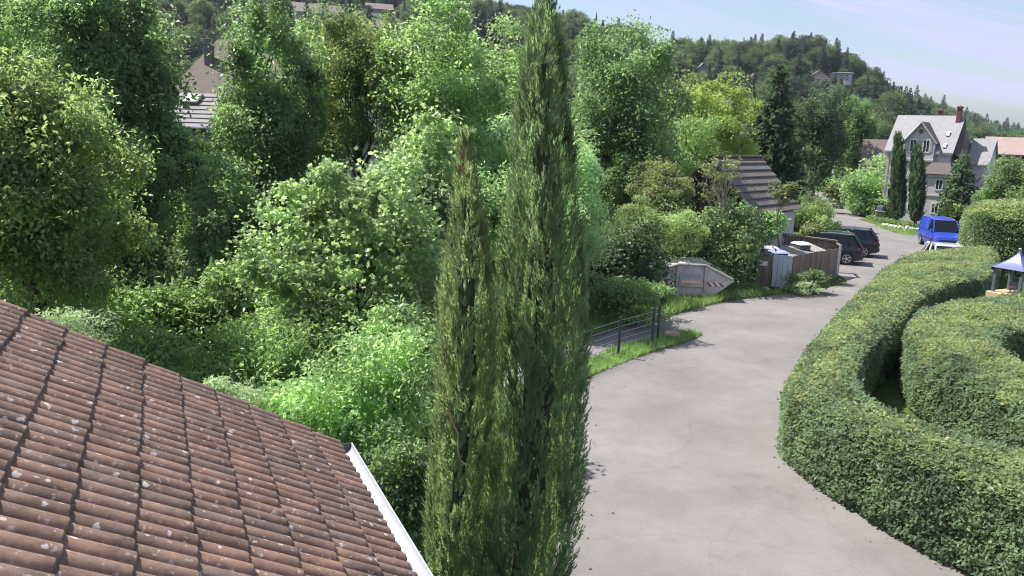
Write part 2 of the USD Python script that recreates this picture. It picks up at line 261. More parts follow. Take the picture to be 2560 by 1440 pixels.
def leaves(pos, axis, nrm, size, shape='oval'):
    V, Fc = LEAF[shape]; n = len(pos)
    a = norm(axis); s = norm(np.cross(nrm, a)); m = np.cross(a, s)
    size = np.broadcast_to(size, (n,))[:, None, None]
    v = pos[:, None] + size * (V[None, :, :1] * a[:, None] + V[None, :, 1:2] * s[:, None] + V[None, :, 2:] * m[:, None])
    f = (np.asarray(Fc)[None] + (np.arange(n) * len(V))[:, None, None]).reshape(-1, 3)
    return v.reshape(-1, 3), f
def crown(seed, R, n, leaf, shape='oval', clumps=40, cr=0.28, fill=0.45, upb=0.55, droop=0.0, bottom=-0.85, flat=0.75, pear=0.0):
    """Leaf clumps spread through a lopsided ellipsoid: returns leaf mesh and clump centres (crown centre at the origin)."""
    g = rng_(seed); R = np.asarray(R, float) * 1.1
    c = norm(g.normal(size=(clumps * 6, 3))) * (g.random((clumps * 6, 1)) ** fill)
    c = c[c[:, 2] > bottom]
    keep = [c[0]]
    for p in c[1:]:
        if len(keep) >= clumps: break
        if min(np.linalg.norm(p - k) for k in keep) > cr * 0.62: keep.append(p)
    c = np.array(keep); k = len(c)
    lop = 1 + 0.60 * (meshkit.noise(norm(c) * 2.1 + seed * 3.1, seed) - 0.48)
    taper = 1 - pear * np.clip(c[:, 2:], -1, 1)
    cc = c * lop[:, None] * (1 - cr * 0.55); cc[:, :2] *= taper
    rad = cr * (0.5 + 0.75 * g.random(k))
    w = rad ** 2; idx = g.choice(k, n, p=w / w.sum())
    out = norm(cc[idx] + 1e-6)
    d = norm(g.normal(size=(n, 3)) + 0.35 * out + np.array([0, 0, 0.35]))
    q = 0.30 + 0.78 * np.sqrt(g.random((n, 1))) + 0.30 * (g.random((n, 1)) ** 4)
    stretch = np.exp(0.32 * g.normal(size=(k, 3))); stretch[:, 2] *= flat
    pos = cc[idx] + d * rad[idx, None] * q * stretch[idx]
    nl_ = int(n * 0.24); pick = g.integers(0, k, (nl_, 2)); u_ = g.random((nl_, 1))
    pos[:nl_] = cc[pick[:, 0]] * u_ + cc[pick[:, 1]] * (1 - u_); far_ = np.linalg.norm(pos[:nl_], axis=1, keepdims=True); out_ = norm(pos[:nl_] + 1e-6)
    push = (0.62 + 0.40 * g.random((nl_, 1)) ** 0.5) * (1 + 0.85 * (meshkit.noise(out_ * 2.6 + seed, seed + 2)[:, None] - 0.55)); pos[:nl_] = np.where(u_ < 0.8, out_ * push * np.array([1, 1, 1.0]), pos[:nl_]); pos[:nl_, :2] *= (1 - pear * np.clip(pos[:nl_, 2:], -1, 1))
    pos[:nl_] = pos[:nl_][np.argsort(g.random(nl_))]; bad = pos[:, 2] < bottom - 0.15; pos[bad, 2] = bottom + 0.3 * g.random(int(bad.sum()))
    pos = pos * R
    pos[:, 2] -= droop * g.random(n) ** 1.5 * rad[idx] * R[2] * 2
    nrm = norm(0.5 * d + upb * np.array([0, 0, 1.0]) + 0.55 * g.normal(size=(n, 3)))
    ax = norm(0.7 * d * np.array([1, 1, 0.4]) + 0.6 * g.normal(size=(n, 3)) - (0.35 + droop) * np.array([0, 0, 1.0]))
    return leaves(pos, ax, nrm, leaf * (0.5 + 0.95 * g.random(n)), shape), cc * R
def limbs(seed, base, top, centres, r0, sides=6, lean=0.0, n=16):
    g = rng_(seed); base, top = np.asarray(base, float), np.asarray(top, float)
    t = np.linspace(0, 1, 7)[:, None]; wob = g.normal(size=(7, 3)) * np.array([1, 1, 0]) * 0.035 * np.linalg.norm(top - base); wob[0] = 0
    spine = base + (top - base) * t + wob
    trunk = tube(spine, r0 * (1 - 0.72 * t[:, 0]) * (1 + 0.5 * np.exp(-t[:, 0] * 18)), sides + 2)
    ms = []
    if len(centres):
        for c in centres[g.permutation(len(centres))[:n]]:
            u = np.clip((c[2] - base[2]) / (top[2] - base[2] + 1e-6) - 0.22 - 0.12 * g.random(), 0.12, 0.93)
            s = np.array([np.interp(u, t[:, 0], spine[:, k]) for k in range(3)])
            mid = (s + c) / 2 + np.array([0, 0, -0.06 * np.linalg.norm(c - s)]) + g.normal(size=3) * 0.05 * np.linalg.norm(c - s)
            ms.append(tube([s, mid, c], np.array([0.42, 0.26, 0.08]) * r0 * (1 - 0.5 * u), 5))
    return trunk, (cat_(ms) if ms else None)
def broadleaf(name, label, cat, px, Y, leafkey, n, leaf, shape='oval', clumps=40, cr=0.28, seed=1, trunk=0.16, bk=bark, depth=1.0, base=None, bare=0.0, nl=18, group=None, **kw):
    x0, y0, x1, y1 = px
    c = at((x0 + x1) / 2, (y0 + y1) / 2, Y); R = np.array([(x1 - x0) / 2 * Y / F, (x1 - x0) / 2 * Y / F * depth, (y1 - y0) / 2 * Y / F])
    b = np.array([c[0], Y, 0.0]) if base is None else np.array([base[0], base[1], 0.0])
    t = thing(name, label, cat, b, group=group)
    (v, f), cc = crown(seed, R, n, leaf, shape, clumps, cr, **kw)
    v = v + (c - b); lowest = 0.03; keepz = v[:, 2].reshape(-1, len(LEAF[shape][0])).min(1) > lowest
    nv = len(LEAF[shape][0]); nf = len(LEAF[shape][1])
    v = v.reshape(-1, nv, 3)[keepz].reshape(-1, 3); m = int(keepz.sum())
    f = (np.asarray(LEAF[shape][1])[None] + (np.arange(m) * nv)[:, None, None]).reshape(-1, 3)
    part(t, 'crown', (v, f), L[leafkey])
    cc = cc + (c - b); cc = cc[cc[:, 2] > 0.15]
    tr, lm = limbs(seed + 7, (0, 0, -0.05), (c - b) + np.array([0, 0, R[2] * 0.55]), cc, trunk, n=nl)
    part(t, 'trunk', tr, bk, smooth=50)
    if lm is not None: part(t, 'branches', lm, bk, smooth=50)
    return t
def shrub(name, label, cat, px, Y, leafkey, n, leaf, shape='oval', clumps=26, cr=0.34, seed=1, group=None, depth=1.0, **kw):
    kw.setdefault('bottom', -0.6); kw.setdefault('fill', 0.4)
    return broadleaf(name, label, cat, px, Y, leafkey, n, leaf, shape, clumps, cr, seed, trunk=0.05, nl=10, group=group, depth=depth, **kw)
def plumes(seed, cx, cy, rad, zz, n, length, wid, spread=0.35, blades=13, inner=0.72):
    """Upright feathery sprays of a columnar conifer. cx, cy, rad: axis and radius at heights zz."""
    g = rng_(seed); z0, z1 = zz[0], zz[-1]
    dens = np.interp(np.linspace(0, 1, 400), (zz - z0) / (z1 - z0), rad + 0.05); cdf = np.cumsum(dens); cdf /= cdf[-1]
    H = z1 - z0; ns = max(24, int(H * 74)); ts = np.interp(g.random(ns), cdf, np.linspace(0, 1, 400)) * 1.04 - 0.06
    zs = z0 + ts * H; ths = g.random(ns) * 2 * PI; Ls = H * (0.06 + 0.075 * g.random(ns)); bulk = 0.87 + 0.19 * g.random(ns)
    own = g.integers(0, ns, n); u = g.random(n) ** 0.85; z = np.clip(zs[own] + u * Ls[own], z0, z1 - 0.003 * H); R_ = np.maximum(np.interp(z, zz, rad), 0.02)
    wdt = np.minimum(0.11 * H / 8.0 + 0.02, R_ * 0.8) * (1 - 0.75 * u ** 2); a_ = g.uniform(-1, 1, n); th = ths[own] + a_ * wdt * 0.55 / R_
    rr = R_ * (bulk[own] * (inner + 0.26 + 0.10 * u - 0.12 * a_ ** 2) - (1 - inner) * 0.6 * g.random(n) ** 3)
    out = np.stack([np.cos(th), np.sin(th), 0 * th], 1)
    p = np.stack([np.interp(z, zz, cx), np.interp(z, zz, cy), z], 1) + out * rr[:, None]
    d = norm(np.array([0, 0, 1.0]) + out * (0.10 + 0.30 * g.random((n, 1))) + 0.13 * g.normal(size=(n, 3)))
    Ln = length * (0.6 + 0.8 * g.random(n))
    P, A, S = [], [], []
    side = norm(np.cross(d, out + 0.6 * g.normal(size=(n, 3))))
    for b in range(blades):
        u = (b + 0.3) / blades
        sgn = 1 if b % 2 else -1
        sp = spread * (1.15 - 0.5 * u)
        P.append(p + d * (Ln * u * 0.8)[:, None]); A.append(norm(d + side * (sgn * sp) + 0.16 * g.normal(size=(n, 3)) + 0.12 * out)); S.append(Ln * (0.46 - 0.22 * u) * (0.8 + 0.4 * g.random(n)))
    P, A, S = np.vstack(P), np.vstack(A), np.concatenate(S); m = len(P)
    order = np.arange(m).reshape(blades, n).T.ravel(); P, A, S = P[order], A[order], S[order]
    outn = np.repeat(out, blades, 0)
    nr = norm(outn + 0.5 * g.normal(size=(m, 3)))
    a = norm(A); s = norm(np.cross(nr, a)); w = wid
    V = np.stack([P, P + a * (S * 0.45)[:, None] + s * w, P + a * S[:, None], P + a * (S * 0.45)[:, None] - s * w], 1)
    f = (np.array([(0, 3, 2), (0, 2, 1)])[None] + (np.arange(m) * 4)[:, None, None]).reshape(-1, 3)
    return V.reshape(-1, 3), f

# ------------------------------------------------------------------ ground, road
gx = np.concatenate([np.linspace(-1400, -120, 10), np.linspace(-80, 80, 30), np.linspace(120, 1400, 10)]); gy = np.concatenate([np.linspace(-900, -60, 6), np.linspace(-30, 130, 40), np.linspace(180, 2200, 16)])
X, Yg = np.meshgrid(gx, gy, indexing='ij'); nx, ny = X.shape
gv = np.stack([X, Yg, 0 * X], -1).reshape(-1, 3); I, J = np.meshgrid(np.arange(nx - 1), np.arange(ny - 1), indexing='ij'); a = (I * ny + J).ravel()
gf = np.stack([a, a + ny, a + ny + 1, a + 1], 1)
single('ground', (gv, gf), ground_m, kind='structure')
road_px = [(1330, 1800), (1380, 1440), (1400, 1200), (1435, 1000), (1465, 945), (1560, 905), (1640, 876), (1700, 862), (1752, 842), (1755, 836), (1727, 829), (1650, 838), (1600, 862), (1548, 875), (1470, 905), (1250, 985),
           (1250, 925), (1380, 878), (1460, 850), (1545, 820), (1648, 798), (1700, 782), (1800, 755), (1900, 740), (2000, 731), (2110, 713), (2122, 706), (2095, 685), (2060, 664), (2048, 640), (2070, 612), (2100, 596), (2085, 560), (2062, 515), (2055, 495), (2030, 482), (1960, 472),
           (1960, 462), (2040, 466), (2085, 480), (2100, 505), (2140, 538), (2195, 556), (2240, 578), (2300, 584), (2340, 566), (2380, 548), (2440, 540), (2440, 590), (2470, 640), (2400, 700), (2320, 740), (2240, 780), (2160, 850), (2090, 930), (2030, 1010), (1992, 1080), (1975, 1140), (2030, 1200), (2190, 1310), (2400, 1430), (2700, 1580), (2700, 1900), (1330, 1900)]
def smooth_poly(pts, it=2):
    p = np.asarray(pts, float)
    for _ in range(it): p = np.stack([p * 0.75 + np.roll(p, -1, 0) * 0.25, p * 0.25 + np.roll(p, -1, 0) * 0.75], 1).reshape(-1, 2)
    return p
def ground_poly(px, it=2): return Polygon(smooth_poly([G(*p)[:2] for p in px], it)).buffer(0)
road_poly = ground_poly(road_px)
if road_poly.geom_type != 'Polygon': road_poly = max(road_poly.geoms, key=lambda p: p.area)
def flat(poly, z):
    v, f = trimesh.creation.triangulate_polygon(poly, engine='earcut'); v = np.asarray(v)
    m = trimesh.Trimesh(np.column_stack([v, np.full(len(v), z)]), f, process=False)
    if m.face_normals[:, 2].mean() < 0: m.invert()
    return m
single('road', flat(road_poly, 0.006), road_m, kind='structure')

def scatter(poly, n, seed):
    g = rng_(seed); x0, y0, x1, y1 = poly.bounds; p = np.column_stack([x0 + (x1 - x0) * g.random(n * 4), y0 + (y1 - y0) * g.random(n * 4)])
    return p[shapely.contains_xy(poly, p[:, 0], p[:, 1])][:n]
def grass(name, label, poly, n, h, seed, m=grass_m, wid=1.4):
    p = scatter(poly, n, seed); g = rng_(seed + 1); k = len(p)
    tuft = 0.6 + 0.9 * meshkit.noise(np.column_stack([p * 1.1, 0 * p[:, 0]]), seed)
    ax = norm(np.array([0, 0, 1.0]) + 0.45 * g.normal(size=(k, 3)) * np.array([1, 1, 0.1]))
    s = h * tuft * (0.5 + 0.8 * g.random(k)); V, Fc = LEAF['blade']
    a = ax; sd_ = norm(np.cross(g.normal(size=(k, 3)), a)); w = 0.012 * wid
    P = np.column_stack([p, np.zeros(k)])
    v = np.stack([P + sd_ * w, P - sd_ * w, P + a * s[:, None]], 1).reshape(-1, 3)
    return single(name, (v, np.arange(3 * k).reshape(-1, 3)), m, label, 'grass', kind='stuff')
verge = ground_poly([(1360, 905), (1380, 880), (1460, 851), (1545, 821), (1648, 799), (1700, 783), (1800, 756), (1900, 741), (2000, 733), (1930, 738), (1890, 728), (1820, 722), (1760, 700), (1600, 720), (1400, 770)], 1)
grass('verge_grass', 'tall lush grass on the bank between the pale skip and the driveway', verge, 42000, 0.34, 11)
isl = ground_poly([(1300, 1010), (1380, 990), (1465, 946), (1560, 906), (1640, 877), (1700, 863), (1754, 841), (1754, 836), (1727, 829), (1650, 838), (1600, 861), (1548, 874), (1470, 904), (1300, 965)], 1)
grass('island_grass', 'narrow grass strip under the dark wire fence between road and driveway', isl, 17000, 0.2, 12)
g = rng_(91); ring = road_poly.exterior; n = 5200; d_ = g.random(n) * ring.length; pt = shapely.get_coordinates(shapely.line_interpolate_point(ring, d_)) + g.normal(size=(n, 2)) * (0.10 + 0.55 * g.random((n, 1)) ** 4)
ok = shapely.contains_xy(road_poly, pt[:, 0], pt[:, 1]) & (pt[:, 1] > 8) & (pt[:, 1] < 60); pt = pt[ok]; n = len(pt)
single('leaf_litter', leaves(np.column_stack([pt, 0.012 + 0.012 * g.random(n)]), norm(g.normal(size=(n, 3)) * [1, 1, 0.1]), norm(g.normal(size=(n, 3)) * 0.25 + [0, 0, 1.0]), 0.03 + 0.05 * g.random(n), 'oval'),
       plain('dry_litter', (0.105, 0.080, 0.048), 0.9, var=0.6, scale=9), 'dry leaves and crumbs lying along the edges of the road', 'leaf litter', kind='stuff')
print('ground')

# ------------------------------------------------------------------ hills
HCX = np.array([-900, 0, 400, 800, 1220, 1300, 1400, 1480, 1560, 1650, 1720, 1800, 1880, 1960, 2010, 2060, 2120, 2170, 2230, 2300, 2360, 2420, 2480, 2600, 3200], float)
HCY = np.array([-170, -110, -90, -50, 5, 22, 40, 52, 66, 92, 100, 108, 108, 95, 85, 100, 130, 172, 212, 258, 292, 322, 342, 356, 380], float)
def az_of(px): d = ray(px, 330); return np.array(d[0] / d[1])
CR = 430.0
c_t, c_z = [], []
for x, y in zip(HCX, HCY):
    d = ray(x, y + 18); h = math.hypot(d[0], d[1]); c_t.append(math.atan2(d[0], d[1])); c_z.append(6.5 + d[2] / h * CR - 5.5)
c_t, c_z = np.array(c_t), np.array(c_z)
R0 = 165.0
def hill_z(x, y):
    x, y = np.asarray(x, float), np.asarray(y, float)
    t, r = np.arctan2(x, y), np.hypot(x, y)
    zc = np.maximum(np.interp(t, c_t, c_z), -0.5); s = np.clip((r - R0) / (CR - R0), 0, 1); s = s * s * (3 - 2 * s) * 0.55 + s * 0.45
    n = (meshkit.fbm(np.stack([x * 0.012, y * 0.012, 0 * x], -1), 3, 5) - 0.5) * 14 * np.clip(s * 1.2, 0, 1) * np.clip((1 - s) * 3, 0, 1)
    back = np.clip(1 - (r - CR) / 350, 0.0, 1)
    return zc * s * np.where(r > CR, back, 1) + n * np.clip(zc / 25, 0, 1) - 0.4 * (s <= 0)
th = np.linspace(math.radians(-62), math.radians(58), 130); rr = np.concatenate([np.linspace(150, 440, 60), np.linspace(455, 790, 14)])
T, Rr = np.meshgrid(th, rr, indexing='ij'); hx, hy = Rr * np.sin(T), Rr * np.cos(T); hv = np.stack([hx, hy, hill_z(hx, hy)], -1).reshape(-1, 3)
hv[np.hypot(hv[:, 0], hv[:, 1]) < 153, 2] = -1.0
I, J = np.meshgrid(np.arange(len(th) - 1), np.arange(len(rr) - 1), indexing='ij'); a = (I * len(rr) + J).ravel()
hf = np.stack([a, a + 1, a + len(rr) + 1, a + len(rr)], 1)
forest_floor = plain('forest_floor', (0.045, 0.062, 0.024), 0.95, var=0.4, scale=0.15)
single('hill', (hv, hf), forest_floor, kind='structure', smooth=True)
# far ridge on the right, about a kilometre off
FX = np.array([1900, 2100, 2200, 2290, 2360, 2440, 2500, 2560, 2700, 3000, 3400], float); FY = np.array([300, 240, 240, 252, 275, 303, 325, 342, 352, 362, 372], float)
FR = 900.0; f_t, f_z = [], []
for x, y in zip(FX, FY):
    d = ray(x, y); h = math.hypot(d[0], d[1]); f_t.append(math.atan2(d[0], d[1])); f_z.append(6.5 + d[2] / h * FR - 7)
th2 = np.linspace(f_t[0] + 0.02, f_t[-1], 60); rr2 = np.linspace(640, 1100, 30)
T, Rr = np.meshgrid(th2, rr2, indexing='ij'); zz = np.maximum(np.interp(T, f_t, f_z), -1) * np.clip(1 - np.abs(Rr - FR) / 260, 0, 1) ** 0.8 - 0.5
def far_z(x, y): return np.maximum(np.interp(np.arctan2(x, y), f_t, f_z), -1) * np.clip(1 - np.abs(np.hypot(x, y) - FR) / 260, 0, 1) ** 0.8 - 0.5
fv = np.stack([Rr * np.sin(T), Rr * np.cos(T), zz], -1).reshape(-1, 3); I, J = np.meshgrid(np.arange(len(th2) - 1), np.arange(len(rr2) - 1), indexing='ij'); a = (I * len(rr2) + J).ravel()
single('hill', (fv, np.stack([a, a + 1, a + len(rr2) + 1, a + len(rr2)], 1)), ground_m, kind='structure', smooth=True)

def class_tree(name, crown_mesh, leafm, trunk_mesh):
    c = stage.CreateClassPrim('/World/' + name) if False else stage.CreateClassPrim('/' + name)
    x = UsdGeom.Xform.Define(stage, f'/{name}/tree')
    usdkit.mesh(stage, f'/{name}/tree/crown', crown_mesh, leafm); usdkit.mesh(stage, f'/{name}/tree/trunk', trunk_mesh, bark_dark)
    stage.GetPrimAtPath(f'/{name}').SetSpecifier(Sdf.SpecifierClass)
    return f'/{name}/tree'
protos = []
HILL = {'broad': [], 'pale': [], 'dark': []}
for k in range(7):                           # rounded broadleaf trees about 10 m tall
    R = (3.9 + 0.25 * (k % 3), 3.9 + 0.3 * (k % 2), 4.1 + 0.5 * (k % 3)); (v, f), cc = crown(300 + k, R, 3400, 0.62, 'oval', 30, 0.36, fill=0.33, bottom=-0.8)
    v[:, 2] += R[2] + 1.0; key = ('broad', 'pale', 'broad', 'dark', 'pale', 'broad', 'broad')[k]
    tr, _ = limbs(310 + k, (0, 0, -1.5), (0, 0, R[2] * 1.3), np.zeros((0, 3)), 0.28)
    HILL[key].append(class_tree(f'hill_broadleaf_source_{k:03d}', (v, f), {'broad': L['hillA'], 'pale': L['hillB'], 'dark': L['hillC']}[key], tr))
def conifer(seed, h, r, whorls, per, leaf, sparse=1.0, droop=0.35, power=0.85):
    g = rng_(seed); P, A, N, S = [], [], [], []
    for w in range(whorls):
        u = w / (whorls - 1); z = h * (0.08 + 0.92 * u); rl = r * (1 - u) ** power * (0.8 + 0.4 * g.random()) + 0.06 * r * (1 - u) + 0.02 * r
        for b in range(max(3, int(per * (0.45 + 0.55 * (1 - u))))):
            an = g.random() * 2 * PI; out = np.array([math.cos(an), math.sin(an), 0]); ln = rl * (0.7 + 0.45 * g.random()); m = max(3, int(ln / leaf * 2.6 * sparse))
            s = np.sqrt(g.random(m)); p = np.array([0, 0, z]) + out * (s * ln)[:, None] + np.array([0, 0, 1.0]) * (-droop * ln * s ** 1.3 + 0.10 * ln * s ** 3)[:, None] + g.normal(size=(m, 3)) * 0.12 * leaf
            P.append(p); A.append(norm(out + 0.7 * g.normal(size=(m, 3)) - np.array([0, 0, 0.35]))); N.append(norm(np.array([0, 0, 1.0]) + 0.4 * out + 0.5 * g.normal(size=(m, 3)))); S.append(leaf * (0.7 + 0.6 * g.random(m)))
    return leaves(np.vstack(P), np.vstack(A), np.vstack(N), np.concatenate(S), 'oval')
HILL['conifer'] = []
for k in range(4):
    h = 13.0 + 1.2 * k; v, f = conifer(350 + k, h, 2.9 + 0.3 * k, 24, 16, 0.75, 1.3)
    HILL['conifer'].append(class_tree(f'hill_conifer_source_{k:03d}', (v, f), L['hillC'], tube([(0, 0, -1.5), (0, 0, h * 0.95)], [0.3, 0.04], 6)))
stage.GetPrimAtPath('/World')

# houses on the hillside: pixel of the foot of the wall's middle, width, depth, wall height, roof height, facing, roof material, wall material
def on_hill(px, py):
    d = ray(px, py); d = d / math.hypot(d[0], d[1])
    for r in np.linspace(100, 430, 661):
        p = CAM + d * r
        if p[2] <= hill_z(p[0], p[1]) + 1.5: return p, r
    return CAM + d * 425, 425.0
pinkwall = plain('wall_pink', (0.42, 0.30, 0.26), 0.85, var=0.06, scale=0.5); palewall = plain('wall_pale', (0.36, 0.35, 0.35), 0.85, var=0.06, scale=0.5)
greywall = plain('wall_grey', (0.22, 0.21, 0.205), 0.85, var=0.06, scale=0.5)
def windows(t, cells, y, w, h, d=0.06, mats=(white_m, glass_m)):
    for x, z in cells:
        fr = part(t, 'window', cat_([box(x - w / 2 - 0.1, x - w / 2, y - d, y + 0.02, z - 0.1, z + h + 0.1), box(x + w / 2, x + w / 2 + 0.1, y - d, y + 0.02, z - 0.1, z + h + 0.1),
                                  box(x - w / 2, x + w / 2, y - d, y + 0.02, z - 0.1, z), box(x - w / 2, x + w / 2, y - d, y + 0.02, z + h, z + h + 0.1), box(x - 0.03, x + 0.03, y - d, y + 0.02, z, z + h)]), mats[0])
        part(fr, 'pane', cat_([box(x - w / 2, x - 0.03, y - 0.03, y + 0.015, z, z + h), box(x + 0.03, x + w / 2, y - 0.03, y + 0.015, z, z + h)]), mats[1])
def gable_roof(x0, x1, y0, y1, z, h, axis='x', o=0.4, t=0.18):
    if axis == 'x':
        ym = (y0 + y1) / 2; sl = h / (ym - y0)
        a = [(x0 - o, y0 - o, z - o * sl), (x1 + o, y0 - o, z - o * sl), (x1 + o, ym, z + h), (x0 - o, ym, z + h)]
        b = [(x1 + o, y1 + o, z - o * sl), (x0 - o, y1 + o, z - o * sl), (x0 - o, ym, z + h), (x1 + o, ym, z + h)]
    else:
        xm = (x0 + x1) / 2; sl = h / (xm - x0)
        a = [(x0 - o, y1 + o, z - o * sl), (x0 - o, y0 - o, z - o * sl), (xm, y0 - o, z + h), (xm, y1 + o, z + h)]
        b = [(x1 + o, y0 - o, z - o * sl), (x1 + o, y1 + o, z - o * sl), (xm, y1 + o, z + h), (xm, y0 - o, z + h)]
    return [hull(np.vstack([np.array(q), np.array(q) + [0, 0, t]])) for q in (a, b)]
def house_body(x0, x1, y0, y1, z0, z, h, axis='x'):
    if axis == 'x':
        m = prism([(y0, z0), (y1, z0), (y1, z), ((y0 + y1) / 2, z + h - 0.02), (y0, z)], x0, x1); v = m.vertices.copy(); m.vertices = np.stack([v[:, 1], v[:, 0], v[:, 2]], 1); m.invert(); return m
    return prism([(x0, z0), (x1, z0), (x1, z), ((x0 + x1) / 2, z + h - 0.02), (x0, z)], y0, y1)
clear_boxes = []
hillroof = plain('hill_roof_mauve', (0.17, 0.135, 0.13), 0.85, var=0.15, scale=1.0)
def hill_house(name, label, px, py, wpx, hw, hr, wm, rm, rot=0.0, axis='x', flatroof=False, rows=1, cols=4):
    p, r = on_hill(px, py); w = wpx * r / F; z = float(hill_z(p[0], p[1])); h = hw * r / F; rf = hr * r / F
    az = math.atan2(p[0], p[1]); t = thing(name, label, 'house', (p[0], p[1], z), -az + rot); d = w * 0.75
    part(t, 'wall', house_body(-w / 2, w / 2, 0, d, -3, h, 0.05 if flatroof else rf, axis), wm)
    if flatroof: part(t, 'roof', box(-w / 2 - 0.4, w / 2 + 0.4, -0.4, d + 0.4, h + 0.03, h + 0.35), rm)
    else:
        for s in gable_roof(-w / 2, w / 2, 0, d, h, rf, axis, o=0.5): part(t, 'roof', s, rm)
    for i in range(rows): windows(t, [(-w / 2 + w * (j + 0.5) / cols, h * (i + 0.25) / rows) for j in range(cols)], 0.0, w / cols * 0.42, h / rows * 0.5)
    clear_boxes.append((px - wpx * 0.62, px + wpx * 0.62, py - hw - hr - 4, py + 4, r))
hill_house('hill_house', 'pale house with dark brown gable and pink front high on the right slope', 2050, 197, 42, 14, 14, pinkwall, slate_dk, 0.25, 'y', cols=3)
hill_house('hill_house', 'white flat-roofed house beside the pink-fronted house on the right slope', 2103, 196, 36, 20, 0, palewall, white_m, -0.2, flatroof=True, rows=2, cols=3)
hill_house('hill_house', 'large pale mansion with dark hipped roof near the hilltop behind the cypress', 1160, 62, 74, 18, 18, palewall, slate_dk, 0.1, rows=2, cols=7)
hill_house('hill_house', 'grey square tower-like house left of the pale mansion', 1092, 66, 22, 22, 4, greywall, greyroof, 0.3, cols=2, rows=2)
hill_house('hill_house', 'long house with broad mauve roof at the top left of the hill', 800, 36, 110, 12, 24, greywall, hillroof, 0.2, cols=6)
hill_house('hill_house', 'small mauve-roofed house left of the dark firs at the hilltop', 950, 24, 60, 10, 14, greywall, hillroof, 0.1, cols=4)
hill_house('hill_house', 'low brown-roofed house half hidden among trees below the pale mansion', 945, 66, 46, 8, 11, greywall, brownroof, -0.2, cols=3)
hill_house('hill_house', 'long flat grey building among trees on the mid slope', 1582, 130, 38, 10, 3, greywall, greyroof, 0.3, flatroof=True, cols=5)
hill_house('hill_house', 'house with steep pale gable on the mid slope', 1637, 118, 24, 10, 9, greywall, pinkroof, 0.5, cols=2)
hill_house('hill_house', 'grey pointed-gable house in a clearing on the slope', 1758, 176, 26, 12, 14, greywall, slate_m, 0.2, 'y', cols=2)
hill_house('hill_house', 'small white gabled house almost hidden by dark trees', 1886, 194, 16, 9, 9, palewall, slate_dk, 0.4, 'y', cols=1)
hill_house('hill_house', 'brown-roofed house among trees just above the dark conifer', 1810, 262, 34, 9, 14, greywall, brownroof, -0.3, cols=3)
hill_house('hill_house', 'small pale house low on the right slope above the round trees', 2092, 258, 26, 9, 6, palewall, pinkroof, 0.3, cols=2)
# church with a red spire on the skyline
p, r = on_hill(1490, 62); t = thing('hill_church', 'small church with a slender red spire on the skyline', 'church', (p[0], p[1], float(hill_z(p[0], p[1]))), -0.1); s = r / F
part(t, 'wall', house_body(-9 * s, 9 * s, 0, 14 * s, -3, 14 * s, 9 * s, 'x'), palewall)
for q in gable_roof(-9 * s, 9 * s, 0, 14 * s, 14 * s, 9 * s, 'x', 0.4): part(t, 'roof', q, plain('church_red', (0.22, 0.085, 0.07), 0.8))
part(t, 'tower', box(-4 * s, 4 * s, -7 * s, -0.02, -3, 26 * s), palewall)
part(t, 'spire', trimesh.creation.cone(5.4 * s, 40 * s, sections=8, transform=trimesh.transformations.translation_matrix((0, -3.5 * s, 26 * s))), plain('spire_red', (0.20, 0.07, 0.06), 0.7))
clear_boxes.append((1478, 1504, 22, 66, r))

# ---- the hill's trees
for px, pb, tall_, k_ in ((722, 62, 52, 0), (768, 66, 60, 2), (812, 70, 66, 1), (866, 60, 48, 3), (922, 50, 44, 0), (1128, 118, 62, 1), (1158, 132, 84, 2), (1186, 138, 104, 3), (1206, 136, 80, 0), (1226, 134, 96, 2), (1244, 130, 72, 1)):
    p, r = on_hill(px, pb); t = thing('hillside_conifer', 'big dark blue-green fir in the clump just left of the tall cypress top' if px > 1000 else 'dark fir before the long mauve-roofed house at the top left of the hill', 'tree', (p[0], p[1], float(hill_z(p[0], p[1])) - 0.3), px * 0.1, 'clump of dark firs left of the cypress top' if px > 1000 else 'dark firs before the mauve-roofed houses', (tall_ * r / F / 13.5 * 1.25, tall_ * r / F / 13.5 * 1.25, tall_ * r / F / 13.5))
    t.GetReferences().AddInternalReference(HILL['conifer'][k_]); t.SetInstanceable(True)
    clear_boxes.append((px - 14, px + 14, pb - tall_, pb, r))
g = rng_(77); cand = []
tries = 0
for _ in range(9500):
    t = math.radians(-37 + 74 * g.random()); r = math.sqrt(g.random() * (445 ** 2 - 105 ** 2) + 105 ** 2); x, y = r * math.sin(t), r * math.cos(t)
    cand.append((x, y))
cand = np.array(cand); keep = []
grid = {}
for x, y in cand:
    k = (int(x // 8), int(y // 8)); ok = True
    for i in (-1, 0, 1):
        for j in (-1, 0, 1):
            for q in grid.get((k[0] + i, k[1] + j), ()):
                if (q[0] - x) ** 2 + (q[1] - y) ** 2 < 4.9 ** 2: ok = False
    if ok: grid.setdefault(k, []).append((x, y)); keep.append((x, y))
trees = []
villa_zone = Polygon([(25, 60), (70, 60), (90, 130), (30, 130)])
